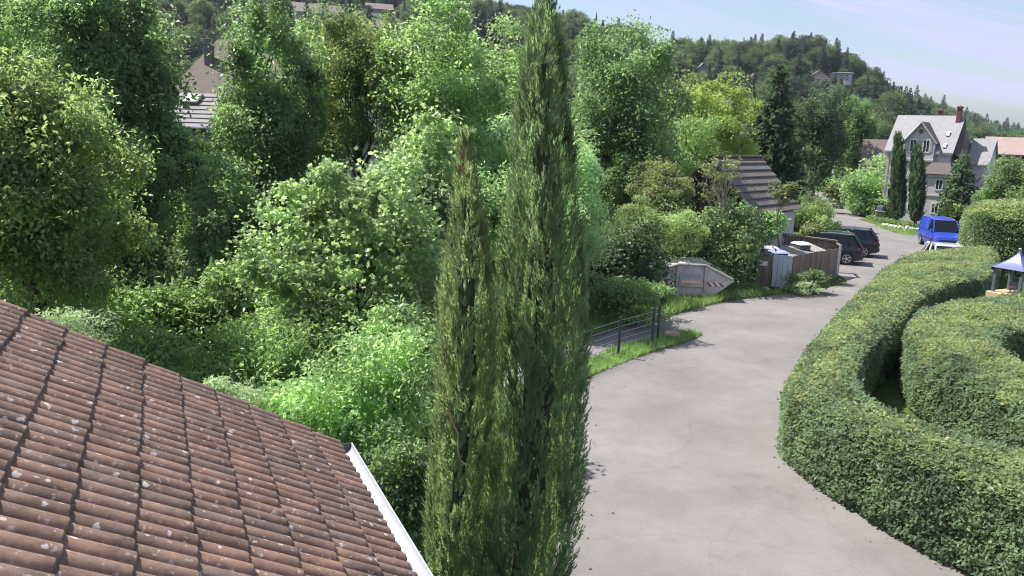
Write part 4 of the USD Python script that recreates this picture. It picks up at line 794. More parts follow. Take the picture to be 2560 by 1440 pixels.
# ------------------------------------------------------------------ clipped hedges
def hedge(name, label, poly, h, dens, leaf, seed, topn=1.0, z0=0.0, lm='hedge', tm='hedge_top', rnd=1.0):
    g = rng_(seed); poly = poly.buffer(0.25).buffer(-0.25); c = np.array(poly.centroid.coords[0]); t = thing(name, label, 'hedge', (c[0], c[1], z0))
    inn = poly.buffer(-0.10 * rnd - 0.3 * (rnd > 2)); inn = inn if inn.geom_type == 'Polygon' else max(inn.geoms, key=lambda q: q.area)
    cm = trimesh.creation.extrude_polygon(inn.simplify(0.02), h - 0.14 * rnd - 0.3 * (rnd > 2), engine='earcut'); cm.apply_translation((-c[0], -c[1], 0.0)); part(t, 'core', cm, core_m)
    rings = [poly.exterior] + list(poly.interiors); P, N = [], []
    for ring in rings:
        n = int(ring.length * h * dens); d = g.random(n) * ring.length; z = h * g.random(n) ** 0.92
        pt = shapely.get_coordinates(shapely.line_interpolate_point(ring, d)); p2 = shapely.get_coordinates(shapely.line_interpolate_point(ring, np.mod(d + 0.05, ring.length)))
        tg = norm(p2 - pt); nn = np.column_stack([tg[:, 1], -tg[:, 0]]); tst = shapely.contains_xy(poly, pt[:, 0] + nn[:, 0] * 0.03, pt[:, 1] + nn[:, 1] * 0.03); nn[tst] *= -1
        inset = 0.28 * rnd * np.clip((z - h + 0.35 * rnd) / (0.35 * rnd), 0, 1) ** 2 + 0.10 * np.clip((0.25 - z) / 0.25, 0, 1)
        bump = 0.20 * (meshkit.fbm(np.column_stack([pt * 1.6, z * 1.6]), 3, seed) - 0.5) + 0.13 * (meshkit.noise(np.column_stack([pt * 7, z * 7]), seed) - 0.5)
        off = -inset + bump - 0.09 * g.random(n)
        P.append(np.column_stack([pt + nn * off[:, None], z])); N.append(np.column_stack([nn, 0.25 + 1.2 * np.clip(inset / 0.28 / rnd, 0, 1)]))
    P, N = np.vstack(P), norm(np.vstack(N)); n = len(P)
    nr = norm(0.8 * N + np.array([0, 0, 0.45]) + 0.6 * g.normal(size=(n, 3))); ax = norm(0.55 * N + 0.8 * g.normal(size=(n, 3)) - np.array([0, 0, 0.5]))
    P[:, :2] -= c
    part(t, 'side_leaves', leaves(P, ax, nr, leaf * (0.6 + 0.8 * g.random(n)), 'oval'), L[lm], kind='stuff')
    n = int(poly.area * dens * 1.15 * topn); q = scatter(poly.buffer(-0.04), n, seed + 1); n = len(q); dist = shapely.distance(shapely.points(q), poly.exterior)
    z = h - 0.20 * rnd * np.exp(-dist / (0.14 * rnd)) + 0.26 * (meshkit.fbm(np.column_stack([q * 2.2, 0 * q[:, 0]]), 3, seed) - 0.5) + 0.10 * (meshkit.noise(np.column_stack([q * 7, 0 * q[:, 0]]), seed) - 0.5) - 0.07 * g.random(n) + 0.12 * g.random(n) * (g.random(n) > 0.90)
    P = np.column_stack([q - c, z]); nr = norm(np.array([0, 0, 1.0]) + 0.6 * g.normal(size=(n, 3))); ax = norm(g.normal(size=(n, 3)) * np.array([1, 1, 0.6]) + np.array([0, 0, 0.25]))
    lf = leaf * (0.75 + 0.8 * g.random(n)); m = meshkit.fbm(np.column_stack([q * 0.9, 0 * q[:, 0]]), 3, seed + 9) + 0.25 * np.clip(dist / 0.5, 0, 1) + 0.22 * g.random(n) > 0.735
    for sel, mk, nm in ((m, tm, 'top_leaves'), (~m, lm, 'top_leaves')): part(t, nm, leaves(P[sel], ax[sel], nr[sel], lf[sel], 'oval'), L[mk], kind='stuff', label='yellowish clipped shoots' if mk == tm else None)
    return t
HH = 1.7
outer = [G(*p)[:2] for p in [(2760, 1650), (2560, 1532), (2400, 1440), (2270, 1372), (2160, 1305), (2050, 1238), (1980, 1185), (1938, 1130)]] + [G(*p, HH)[:2] for p in [(1962, 935), (1990, 885), (2030, 832), (2080, 778), (2130, 727), (2175, 688), (2212, 655), (2262, 632), (2330, 620), (2420, 613), (2500, 612)]]
inner_ = [G(*p, HH)[:2] for p in [(2500, 676), (2400, 692), (2310, 724), (2250, 790), (2180, 850), (2148, 895), (2150, 935), (2185, 980), (2260, 1020), (2400, 1065), (2560, 1108), (2760, 1160)]]
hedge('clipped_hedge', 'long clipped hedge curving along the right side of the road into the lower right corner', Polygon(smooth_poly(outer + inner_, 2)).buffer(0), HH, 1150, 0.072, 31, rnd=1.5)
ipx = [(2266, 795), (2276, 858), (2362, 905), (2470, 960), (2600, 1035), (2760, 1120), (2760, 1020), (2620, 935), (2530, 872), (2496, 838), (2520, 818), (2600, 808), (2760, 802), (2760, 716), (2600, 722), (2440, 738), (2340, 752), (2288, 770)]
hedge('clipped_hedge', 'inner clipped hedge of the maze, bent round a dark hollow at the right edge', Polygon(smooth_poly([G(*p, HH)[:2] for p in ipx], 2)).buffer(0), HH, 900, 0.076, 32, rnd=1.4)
ta = [at(2398, 600, 43.0), at(2398, 600, 46.5), at(2800, 600, 46.5), at(2800, 600, 39.0), at(2560, 600, 39.5), at(2440, 600, 41.0)]
hedge('clipped_hedge', 'big bulging hedge at the right edge beside the blue van', Polygon(smooth_poly([p[:2] for p in ta], 3)).buffer(0), 3.7, 260, 0.13, 33, rnd=3.6, lm='midgreen')
tb = [G(*p)[:2] for p in [(2108, 522), (2120, 512), (2240, 530), (2240, 548), (2200, 550), (2140, 536)]]
hedge('clipped_hedge', 'low bright hedge on the outside of the road bend before the villa', Polygon(smooth_poly(tb, 1)).buffer(0), 1.7, 60, 0.22, 34, lm='bush', tm='bush')
print('hedges')

# ------------------------------------------------------------------ trees, near and middle distance
T = broadleaf
T('broadleaf_tree', 'tall dark green maple filling the upper left', 'tree', (100, -90, 432, 540), 24, 'maple_dark', 68400, 0.133, 'oval', 105, 0.202, seed=41, trunk=0.22, bk=bark_dark, nl=30)
T('broadleaf_tree', 'bright green tree at the top left corner', 'tree', (-160, -60, 160, 420), 27, 'maple_bright', 41040, 0.133, 'oval', 75, 0.218, seed=42, trunk=0.2)
T('drooping_tree', 'yellow-green tree with hanging leafy twigs at the left edge', 'tree', (-150, 200, 320, 800), 14, 'drooping', 51000, 0.095, 'oval', 90, 0.2, seed=43, trunk=0.13, droop=0.22)
T('broadleaf_tree', 'slender dark-trunked tree between the big left maple and the brownish locust', 'tree', (560, 30, 790, 600), 27, 'maple_dark', 52440, 0.113, 'oval', 90, 0.193, seed=44, trunk=0.17, bk=bark_dark, nl=28)
T('broadleaf_tree', 'sunlit yellow-green maple low between the dark trunks on the left', 'tree', (430, 300, 640, 540), 25, 'maple_bright', 11856, 0.120, 'oval', 39, 0.252, seed=45, trunk=0.08)
T('locust_tree', 'thin brownish-green locust tree left of the bright maple', 'tree', (770, 50, 1010, 360), 31, 'locust', 43320, 0.100, 'oval', 78, 0.185, seed=46, trunk=0.14, bk=bark_dark, nl=28)
T('broadleaf_tree', 'bright green maple to the left of the tall cypress top', 'tree', (950, 60, 1270, 460), 30, 'maple_bright', 38760, 0.133, 'oval', 81, 0.210, seed=47, trunk=0.2)
T('broadleaf_tree', 'mid-green tree in front of the grey tiled roof on the left', 'tree', (640, 190, 880, 560), 34, 'midgreen', 31920, 0.126, 'oval', 69, 0.210, seed=48, trunk=0.16)
T('broadleaf_tree', 'green tree just behind the left side of the tall cypress', 'tree', (1150, 120, 1350, 430), 35, 'maple_bright', 23712, 0.126, 'oval', 60, 0.218, seed=49, trunk=0.15)
T('plane_tree', 'bright large-leaved tree with a slender trunk left of the cypresses', 'tree', (640, 410, 1120, 900), 16, 'plane_tree', 25500, 0.095, 'lobed', 90, 0.17, seed=50, trunk=0.075, fill=0.42, flat=0.6, nl=34, depth=0.7)
T('plane_tree', 'upright large-leaved tree rising behind the small cypress', 'tree', (950, 290, 1170, 640), 24.5, 'plane_tree', 9396, 0.138, 'lobed', 51, 0.218, seed=51, trunk=0.07, flat=0.7)
T('ash_tree', 'light green feathery-leaved tree directly behind the tall cypress', 'tree', (1185, 335, 1510, 720), 27.5, 'ash', 54720, 0.159, 'long', 72, 0.218, seed=52, trunk=0.13)
T('broadleaf_tree', 'large dark green maple right of the tall cypress top', 'tree', (1420, 90, 1690, 570), 41, 'maple_dark', 54720, 0.159, 'oval', 93, 0.202, seed=53, trunk=0.26, bk=bark_dark)
T('broadleaf_tree', 'yellow-green tree between the dark maple and the dark conifer', 'tree', (1630, 200, 1880, 470), 50, 'yellowgreen', 34200, 0.166, 'oval', 72, 0.210, seed=54, trunk=0.2)
T('broadleaf_tree', 'dark green round tree just right of the dark conifer', 'tree', (1985, 228, 2105, 480), 85, 'dark', 29640, 0.218, 'oval', 60, 0.235, seed=55, trunk=0.25)
T('broadleaf_tree', 'smaller green tree between the round dark tree and the villa', 'tree', (2075, 255, 2180, 460), 89, 'maple_dark', 22800, 0.218, 'oval', 51, 0.235, seed=56, trunk=0.22)
T('broadleaf_tree', 'leafy tree in the right edge before the pink-roofed house', 'tree', (2445, 408, 2560, 580), 58, 'midgreen', 25080, 0.159, 'oval', 51, 0.235, seed=57, trunk=0.16)
T('broadleaf_tree', 'dark broad tree cut by the right edge above the big hedge', 'tree', (2530, 400, 2720, 600), 55, 'midgreen', 27360, 0.159, 'oval', 51, 0.235, seed=58, trunk=0.16)
T('small_tree', 'reddish-leaved small tree with pale branches in front of the shed', 'tree', (1575, 405, 1725, 560), 36.5, 'reddish', 19608, 0.106, 'oval', 66, 0.185, seed=59, trunk=0.10, bk=bark_pale, nl=30, fill=0.55)
T('small_tree', 'thin pale-barked tree whose sparse leaves hang before the shed roof', 'tree', (1745, 385, 1850, 510), 35.5, 'reddish', 1650, 0.106, 'oval', 45, 0.134, seed=60, trunk=0.10, bk=bark_pale, nl=30, fill=0.7)
T('small_tree', 'pale green tree with forked light trunk right behind the skip', 'tree', (1530, 495, 1765, 665), 34.8, 'palegreen', 20976, 0.100, 'oval', 60, 0.202, seed=61, trunk=0.09, bk=bark_pale, nl=26, base=at(1690, 640, 34.8))
T('broadleaf_tree', 'slim green tree between the drooping tree and the big left maple', 'tree', (250, 330, 440, 700), 23, 'maple_bright', 13000, 0.11, 'oval', 60, 0.22, seed=151, trunk=0.10, bk=bark_dark)
T('broadleaf_tree', 'slim shaded tree in the dark gap left of the plane tree', 'tree', (480, 400, 680, 720), 22, 'maple_dark', 12000, 0.11, 'oval', 60, 0.22, seed=152, trunk=0.10, bk=bark_dark)
T('broadleaf_tree', 'slim light green tree between the brownish locust and the slender dark-trunked tree', 'tree', (700, 90, 830, 460), 29, 'maple_bright', 9000, 0.12, 'oval', 50, 0.22, seed=153, trunk=0.10, bk=bark_dark)
T('broadleaf_tree', 'open green tree between the big left maple and the slender dark-trunked one', 'tree', (430, 380, 600, 640), 31, 'maple_bright', 13500, 0.116, 'oval', 60, 0.202, seed=141, trunk=0.12, bk=bark_dark)
T('broadleaf_tree', 'airy mid-green tree behind the locust, its top against the hill', 'tree', (690, 60, 850, 420), 37, 'midgreen', 13500, 0.133, 'oval', 66, 0.202, seed=142, trunk=0.15, bk=bark_dark)
T('broadleaf_tree', 'green tree between the locust and the bright maple', 'tree', (915, 90, 1060, 330), 36, 'midgreen', 13500, 0.133, 'oval', 66, 0.202, seed=143, trunk=0.15, bk=bark_dark)
T('broadleaf_tree', 'leafy tree in shade behind the drooping tree', 'tree', (60, 260, 330, 640), 21, 'maple_dark', 18000, 0.108, 'oval', 75, 0.202, seed=144, trunk=0.14, bk=bark_dark)
T('broadleaf_tree', 'green tree filling the gap below the yellow-green tree', 'tree', (1640, 300, 1800, 500), 46, 'maple_bright', 10500, 0.141, 'oval', 54, 0.227, seed=145, trunk=0.14)
T('broadleaf_tree', 'leafy tree between the big dark maple and the reddish tree', 'tree', (1500, 330, 1680, 600), 39, 'maple_dark', 13500, 0.133, 'oval', 60, 0.218, seed=146, trunk=0.15)
# dark conifer
c = at(1935, 330, 62.0); t = thing('conifer', 'big dark spruce beyond the shed, its left side lit', 'tree', (c[0], 62.0, 0))
v, f = conifer(71, at(1935, 165, 62.0)[2], 2.75, 34, 26, 0.42, 1.3, 0.30, 0.62); part(t, 'crown', (v, f), L['spruce']); part(t, 'trunk', tube([(0, 0, -0.1), (0, 0, at(1935, 175, 62.0)[2])], [0.3, 0.03], 8), bark_dark)
for x, tp_, Y, lb, h_r in ((2412, 388, 66.0, 'dark evergreen right of the villa wing', 1.4),):
    c = at(x, tp_, Y); t = thing('conifer', lb, 'tree', (c[0], Y, 0)); v, f = conifer(int(x), c[2], h_r, 22, 16, 0.34, 1.3, 0.15, 0.4); part(t, 'crown', (v, f), L['dark']); part(t, 'trunk', tube([(0, 0, -0.1), (0, 0, c[2] * 0.9)], [0.16, 0.03], 6), bark_dark)
S = shrub
S('bush', 'mid-green dense bush between the skip and the timber enclosure', 'bush', (1735, 500, 1912, 745), 35.0, 'midgreen', 8370, 0.165, seed=81, clumps=34)
S('bush', 'blue-green shrub against the pale end wall of the shed', 'bush', (1895, 530, 1965, 610), 38.5, 'ash', 2970, 0.176, seed=82)
S('bush', 'yellow-green globe tree on a thin stem beside the parked cars', 'bush', (1975, 488, 2090, 598), 46.5, 'palegreen', 5670, 0.187, 'long', seed=83)
S('bush', 'round bright green bush in front of the villa left corner', 'bush', (2108, 388, 2232, 545), 74.0, 'bush', 7020, 0.286, seed=84)
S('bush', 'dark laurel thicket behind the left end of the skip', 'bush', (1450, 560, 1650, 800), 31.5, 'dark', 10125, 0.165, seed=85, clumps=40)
S('bush', 'leafy green bush at the foot of the laurel thicket beside the cypress', 'bush', (1430, 690, 1660, 810), 28.0, 'shrub', 5670, 0.143, seed=86)
S('bush', 'small orange-tinged bush at the right end of the shed roof', 'bush', (1925, 447, 1990, 520), 38.0, 'reddish', 945, 0.154, seed=87, clumps=14)
S('bush', 'brownish shrub beside the far stone urn at the road bend', 'bush', (2066, 462, 2104, 510), 76.0, 'reddish', 1215, 0.275, seed=88, clumps=12)
S('bush', 'sunny green shrub on the far side of the road behind the stone urn', 'bush', (2000, 444, 2100, 480), 92.0, 'bush', 3240, 0.308, seed=89, clumps=20)
S('bush', 'pale sunlit large-leaved shrub at the lower left above the roof edge', 'bush', (225, 700, 560, 985), 17.5, 'shrub', 13162, 0.137, seed=90, clumps=34)
S('bush', 'pale sunlit shrub between the drooping tree and the plane tree', 'bush', (470, 640, 800, 960), 18.5, 'shrub', 13162, 0.137, seed=91, clumps=34)
S('bush', 'grey-leaved shrub standing just beyond the roof ridge on the left', 'bush', (85, 760, 270, 960), 11.5, 'grey', 5265, 0.069, 'long', seed=92)
S('bush', 'grey-leaved shrub beyond the middle of the roof edge', 'bush', (490, 930, 640, 1090), 10.6, 'grey', 4455, 0.064, 'long', seed=93)
S('bush', 'bright green bush directly beyond the roof verge', 'bush', (590, 905, 900, 1250), 11.2, 'bush', 12150, 0.078, seed=94, clumps=34)
S('bush', 'light green bush left of the small cypress foot', 'bush', (820, 860, 1120, 1230), 11.6, 'bush', 12150, 0.087, seed=95, clumps=34)
S('bush', 'dense bush in the corner beside the white gutter', 'bush', (850, 1080, 1110, 1500), 10.3, 'midgreen', 12555, 0.078, seed=96, clumps=34)
S('bush', 'small pale bush under the end of the white gutter', 'bush', (1010, 1380, 1130, 1560), 9.4, 'bush', 3037, 0.064, seed=97, clumps=16)
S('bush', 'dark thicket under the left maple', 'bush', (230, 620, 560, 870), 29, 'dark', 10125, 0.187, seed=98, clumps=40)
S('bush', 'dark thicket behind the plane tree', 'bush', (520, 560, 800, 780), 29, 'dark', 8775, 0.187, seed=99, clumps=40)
S('bush', 'green thicket under the locust tree', 'bush', (780, 470, 1010, 700), 28, 'midgreen', 6750, 0.176, seed=100, clumps=34)
S('bush', 'green thicket behind the two near cypresses', 'bush', (990, 420, 1300, 780), 27, 'midgreen', 8775, 0.176, seed=101, clumps=34)
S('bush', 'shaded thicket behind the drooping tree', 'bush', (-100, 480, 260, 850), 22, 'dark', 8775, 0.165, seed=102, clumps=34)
S('bush', 'low green bush between the cypresses and the road', 'bush', (1060, 750, 1270, 1000), 17, 'midgreen', 10530, 0.100, seed=103, clumps=30)
S('bush', 'sunlit shrub under the plane tree', 'bush', (560, 760, 900, 1010), 14.2, 'shrub', 9750, 0.100, seed=110, clumps=34)
S('bush', 'leafy shrub beside the plane tree trunk', 'bush', (860, 760, 1120, 980), 14.0, 'bush', 9000, 0.100, seed=111, clumps=34)
S('bush', 'pale shrub just beyond the roof between two grey-leaved shrubs', 'bush', (250, 820, 540, 1010), 13.2, 'shrub', 7800, 0.083, seed=112, clumps=30)
S('bush', 'big shaded thicket far behind the plane tree', 'bush', (300, 660, 700, 830), 24, 'midgreen', 8500, 0.17, seed=113, clumps=40)
S('bush', 'leafy thicket below the drooping tree', 'bush', (-60, 620, 260, 900), 15.5, 'shrub', 9750, 0.100, seed=114, clumps=34)
S('bush', 'yellowish bush on the corner of the parking place', 'bush', (2000, 560, 2060, 612), 44.5, 'reddish', 1080, 0.154, seed=104, clumps=12)
S('bush', 'low dark shrub along the foot of the timber enclosure', 'bush', (1965, 680, 2110, 735), 34.6, 'midgreen', 2430, 0.110, seed=105, clumps=22, depth=0.35)
S('bush', 'pale flowering shrub at the foot of the timber enclosure', 'bush', (1985, 704, 2055, 738), 34.0, 'grey', 1080, 0.088, seed=106, clumps=12)
S('bush', 'low bush in front of the villa door', 'bush', (2360, 500, 2400, 545), 64.0, 'palegreen', 1215, 0.220, seed=107, clumps=12)
S('bush', 'bright green bush beyond the far end of the laurel thicket', 'bush', (1530, 520, 1640, 640), 37.5, 'bush', 3240, 0.165, seed=108)
print('trees')

# ------------------------------------------------------------------ skip
cs = at(1722, 738, 32.2); ks = 32.2 / F
t = thing('skip', 'pale battered waste skip with red and white warning stripes on the grass bank', 'skip', (cs[0], cs[1], 0.0), -math.radians(5), scale=(1.1, 1.0, 1.06))
lx, rx_ = -1.55, 1.55
side = [(-1.0, 0.12), (0.82, 0.12), (1.62, 0.80), (1.50, 0.92), (0.52, 1.36), (-0.42, 1.36), (-1.55, 0.98), (-1.68, 0.78)]
for y0, y1 in ((0.0, 0.05), (1.55, 1.6)): part(t, 'side_plate', prism(side, y0, y1), skip_m)
part(t, 'floor', box(-1.0, 0.82, 0.052, 1.548, 0.12, 0.17), skip_dk)
for a_, b_ in (((0.80, 0.125), (1.60, 0.80)), ((-1.0, 0.125), (-1.66, 0.79))):
    part(t, 'end_plate', hull([(a_[0], y, a_[1]) for y in (0.052, 1.548)] + [(b_[0], y, b_[1]) for y in (0.052, 1.548)] + [(a_[0] - 0.05 * np.sign(a_[0]), y, a_[1] + 0.03) for y in (0.052, 1.548)] + [(b_[0] - 0.05 * np.sign(b_[0]), y, b_[1] + 0.03) for y in (0.052, 1.548)]), skip_m)
for y in (-0.035, 1.635): part(t, 'rim', tube([(1.56, y, 0.88), (0.52, y, 1.38), (-0.42, y, 1.38), (-1.6, y, 0.99)], 0.045, 6), skip_m)
for x in (-0.47, 0.55): part(t, 'rib', rbox(x - 0.05, x + 0.05, -0.07, -0.002, 0.35, 1.32, 0.015), skip_dk)
part(t, 'centre_panel', rbox(-0.41, 0.49, -0.05, -0.003, 0.50, 1.02, 0.02), skip_m)
part(t, 'sign_board', rbox(-0.33, 0.42, -0.062, -0.052, 0.62, 0.80, 0.003), salmon_m)
part(t, 'name_plate', rbox(-0.33, 0.42, -0.060, -0.052, 0.84, 0.99, 0.003), bluegrey)
def stripes(t, x0, x1, z0, z1, y, flip):
    n = 5; w = (x1 - x0) / n; s = 0.5 * (z1 - z0) * (1 if flip else -1)
    for i in range(n):
        p_ = [(x0 + i * w + s, z0), (x0 + (i + 1) * w + s, z0), (x0 + (i + 1) * w - s, z1), (x0 + i * w - s, z1)]
        p_ = p_ if Polygon(p_).exterior.is_ccw else p_[::-1]
        part(t, 'warning_stripe', prism(p_, y, y + 0.006), red_m if i % 2 == 0 else pinkwhite)
stripes(t, 0.66, 1.20, 0.56, 0.70, -0.010, True); stripes(t, -1.25, -0.58, 0.56, 0.70, -0.010, False)
g = rng_(13)
part(t, 'lettering', cat_([box(-0.29 + 0.075 * i, -0.29 + 0.075 * i + 0.045, -0.066, -0.0625, 0.675, 0.675 + 0.07) for i in range(9)]), pinkwhite, label='rows of worn, illegible pale letters')
part(t, 'lettering', cat_([box(-0.28 + 0.11 * i, -0.28 + 0.11 * i + 0.07, -0.0635, -0.0605, 0.93, 0.96) for i in range(6)]), greywall)
pts = np.column_stack([g.uniform(-1.45, 1.35, 260), g.uniform(0.08, 1.52, 260)]); fill_z = 0.95 + 0.42 * np.clip(1 - np.abs(pts[:, 0] + 0.25) / 1.6, 0, 1)
rub = trimesh.Trimesh(*(lambda q: (q.points, q.simplices))(__import__('scipy.spatial', fromlist=['Delaunay']).Delaunay(pts)), process=False) if False else None
from scipy.spatial import Delaunay
dl = Delaunay(pts); rz_ = fill_z - 0.05 + 0.10 * g.random(260); part(t, 'cover_sheet', (np.column_stack([pts, rz_]), np.where((np.cross(pts[dl.simplices[:, 1]] - pts[dl.simplices[:, 0]], pts[dl.simplices[:, 2]] - pts[dl.simplices[:, 0]]) > 0)[:, None], dl.simplices, dl.simplices[:, ::-1])), rubble_m, smooth=True, label='pale crumpled load filling the skip')
# ------------------------------------------------------------------ timber enclosure with bins
A_, B_, D_ = G(1975, 722)[:2], G(2094, 690)[:2], G(1886, 716)[:2]
C_, E_ = at(2088, 640, 40.6)[:2], at(1918, 640, 41.5)[:2]
t = enc = thing('bin_enclosure', 'brown board enclosure for dustbins with whitewashed corner panels beside the parked cars', 'enclosure', (A_[0], A_[1], 0))
def boards(p0, p1, h0, h1, n, mats, seed, z0=0.06, name='board', gap=0.012):
    g = rng_(seed); p0, p1 = np.array(p0) - A_, np.array(p1) - A_; L_ = np.linalg.norm(p1 - p0); d = (p1 - p0) / L_; nn = np.array([d[1], -d[0]])
    for i in range(n):
        a_, b_ = p0 + d * (L_ * i / n + gap / 2), p0 + d * (L_ * (i + 1) / n - gap / 2); hh = h0 + (h1 - h0) * (i + 0.5) / n + g.normal() * 0.008; o = nn * g.normal() * 0.004
        q = [np.append(x + o + nn * y, z) for x in (a_, b_) for y in (-0.012, 0.012) for z in (z0, hh)]
        part(t, name, hull(q), mats[int(g.integers(0, len(mats)))])
def wpt(p, q, u): return np.array(p) + (np.array(q) - np.array(p)) * u
boards(wpt(A_, B_, 0.015), wpt(A_, B_, 0.955), 1.50, 1.42, 26, board_m, 1)
boards(wpt(B_, A_, 0.04), wpt(B_, A_, -0.02), 1.48, 1.48, 2, [board_w], 2, name='white_board')
boards(wpt(D_, A_, 0.46), wpt(D_, A_, 1.0), 1.50, 1.50, 4, [board_w], 3, name='white_board')
boards(wpt(D_, A_, 0.0), wpt(D_, A_, 0.44), 1.50, 1.50, 6, board_m, 4)
boards(E_, C_, 1.80, 1.56, 22, board_m, 5); boards(D_, E_, 1.5, 1.8, 24, board_m, 6)
def rail(p, q, z, w=0.07, h=0.05, name='rail', m=None, z2=None):
    z2 = z if z2 is None else z2
    p, q = np.array(p) - A_, np.array(q) - A_; d = (q - p) / np.linalg.norm(q - p); nn = np.array([d[1], -d[0]])
    part(t, name, hull([np.append(x + nn * y, zz + za) for x, za in ((p - d * 0.04, z), (q + d * 0.04, z2)) for y in (-w, w) for zz in (0, h)]), m or board_m[2])
rail(E_, C_, 1.82, 0.12, 0.07, z2=1.58); rail(D_, E_, 1.52, 0.06, z2=1.81); rail(C_, B_, 1.49, 0.06); rail(D_, wpt(D_, A_, 0.44), 1.515, 0.05)
part(t, 'notice', hull([np.append(wpt(D_, A_, u) - A_ + np.array([0, -0.035 - y]), z) for u in (0.08, 0.30) for y in (0, 0.008) for z in (0.98, 1.18)]), pinkwhite, label='small pale notice on the left boards')
mid = (np.array(A_) + np.array(C_)) / 2 - A_
sl = [wpt(A_, B_, 0.20) - A_ + np.array([-0.35, 0.55]), wpt(A_, B_, 0.93) - A_ + np.array([-0.35, 0.35])]
for i in range(9):                                          # sloping slatted lid over the bin bay
    p_ = wpt(sl[0], sl[1], (i + 0.06) / 9); q_ = wpt(sl[0], sl[1], (i + 0.94) / 9); bk_ = np.array([-0.55, 1.35])
    part(t, 'lid_slat', hull([np.append(x, z + dz) for x, z in ((p_, 1.22), (q_, 1.22), (p_ + bk_, 1.46), (q_ + bk_, 1.46)) for dz in (0, 0.03)]), lid_m)
part(t, 'concrete_foot', hull([np.append(wpt(A_, B_, u) - A_ + np.array([0.03, -0.05]) * s, z) for u in (0.0, 1.0) for s in (0, 1) for z in (0.0, 0.06)]), greywall)
def bin_(name, label, x, y, z_top, m, rz):
    t = thing(name, label, 'dustbin', (x, y, 0), rz, None)
    part(t, 'body', hull([(sx * 0.24, sy * 0.28, 0.06) for sx in (-1, 1) for sy in (-1, 1)] + [(sx * 0.30, sy * 0.36, z_top - 0.08) for sx in (-1, 1) for sy in (-1, 1)]), bin_m)
    part(t, 'lid', hull([(sx * 0.33, sy * 0.40, z_top - 0.08) for sx in (-1, 1) for sy in (-1, 1)] + [(sx * 0.31, sy * 0.36, z_top - 0.02) for sx in (-1, 1) for sy in (-1, 1)] + [(sx * 0.2, sy * 0.22, z_top + 0.04) for sx in (-1, 1) for sy in (-1, 1)]), m, smooth=40)
    part(t, 'handle', tube([(-0.28, 0.42, z_top - 0.06), (0.28, 0.42, z_top - 0.06)], 0.018, 6), bin_m)
    for s in (-1, 1): part(t, 'wheel', trimesh.creation.cylinder(0.1, 0.05, sections=14, transform=trimesh.transformations.translation_matrix((s * 0.25, 0.3, 0.1)) @ trimesh.transformations.rotation_matrix(PI / 2, (0, 1, 0))), tyre_m)
p_ = at(1946, 628, 36.7); bin_('dustbin', 'dustbin with a shiny blue lid just behind the white corner panel', p_[0], p_[1], p_[2] + 0.02, blue_lid, 0.2)
p_ = at(1924, 617, 37.6); bin_('dustbin', 'dustbin with a white lid at the left inside the board enclosure', p_[0], p_[1], p_[2] + 0.02, whitecar, 0.1)
p_ = at(2003, 609, 39.0); bin_('dustbin', 'grey dustbin with a whitish lid amid the weathered slats', p_[0], p_[1], p_[2] + 0.05, white_m, 0.3)

# ------------------------------------------------------------------ vehicles (x forward, y left, z up)
def wheel(t, x, y, r, w):
    tr = trimesh.transformations; R_ = tr.rotation_matrix(PI / 2, (1, 0, 0)); s = 1 if y > 0 else -1
    ring = trimesh.creation.revolve([(r * 0.62, -w / 2), (r * 0.94, -w / 2), (r, -w * 0.36), (r, w * 0.36), (r * 0.94, w / 2), (r * 0.62, w / 2)], sections=24); ring.apply_transform(tr.translation_matrix((x, y, r)) @ R_)
    wp = part(t, 'wheel', ring, tyre_m, smooth=35)
    disc = [trimesh.creation.cylinder(r * 0.2, w * 0.9, sections=12)] + [trimesh.creation.box((r * 0.62, r * 0.17, w * 0.7), tr.rotation_matrix(k * 2 * PI / 5, (0, 0, 1)) @ tr.translation_matrix((r * 0.33, 0, 0))) for k in range(5)] + [trimesh.creation.annulus(r * 0.58, r * 0.66, w * 0.85, sections=24)]
    d = cat_(disc); d.apply_transform(tr.translation_matrix((x, y + s * 0.02, r)) @ R_); part(wp, 'rim', d, rim_m)
    b_ = trimesh.creation.cylinder(r * 0.6, w * 0.3, sections=20, transform=tr.translation_matrix((x, y - s * 0.03, r)) @ R_); part(wp, 'brake_disc', b_, trimblk)
def man(m):
    return m3.Manifold(m3.Mesh(vert_properties=np.asarray(m.vertices, np.float32), tri_verts=np.asarray(m.faces, np.uint32)))
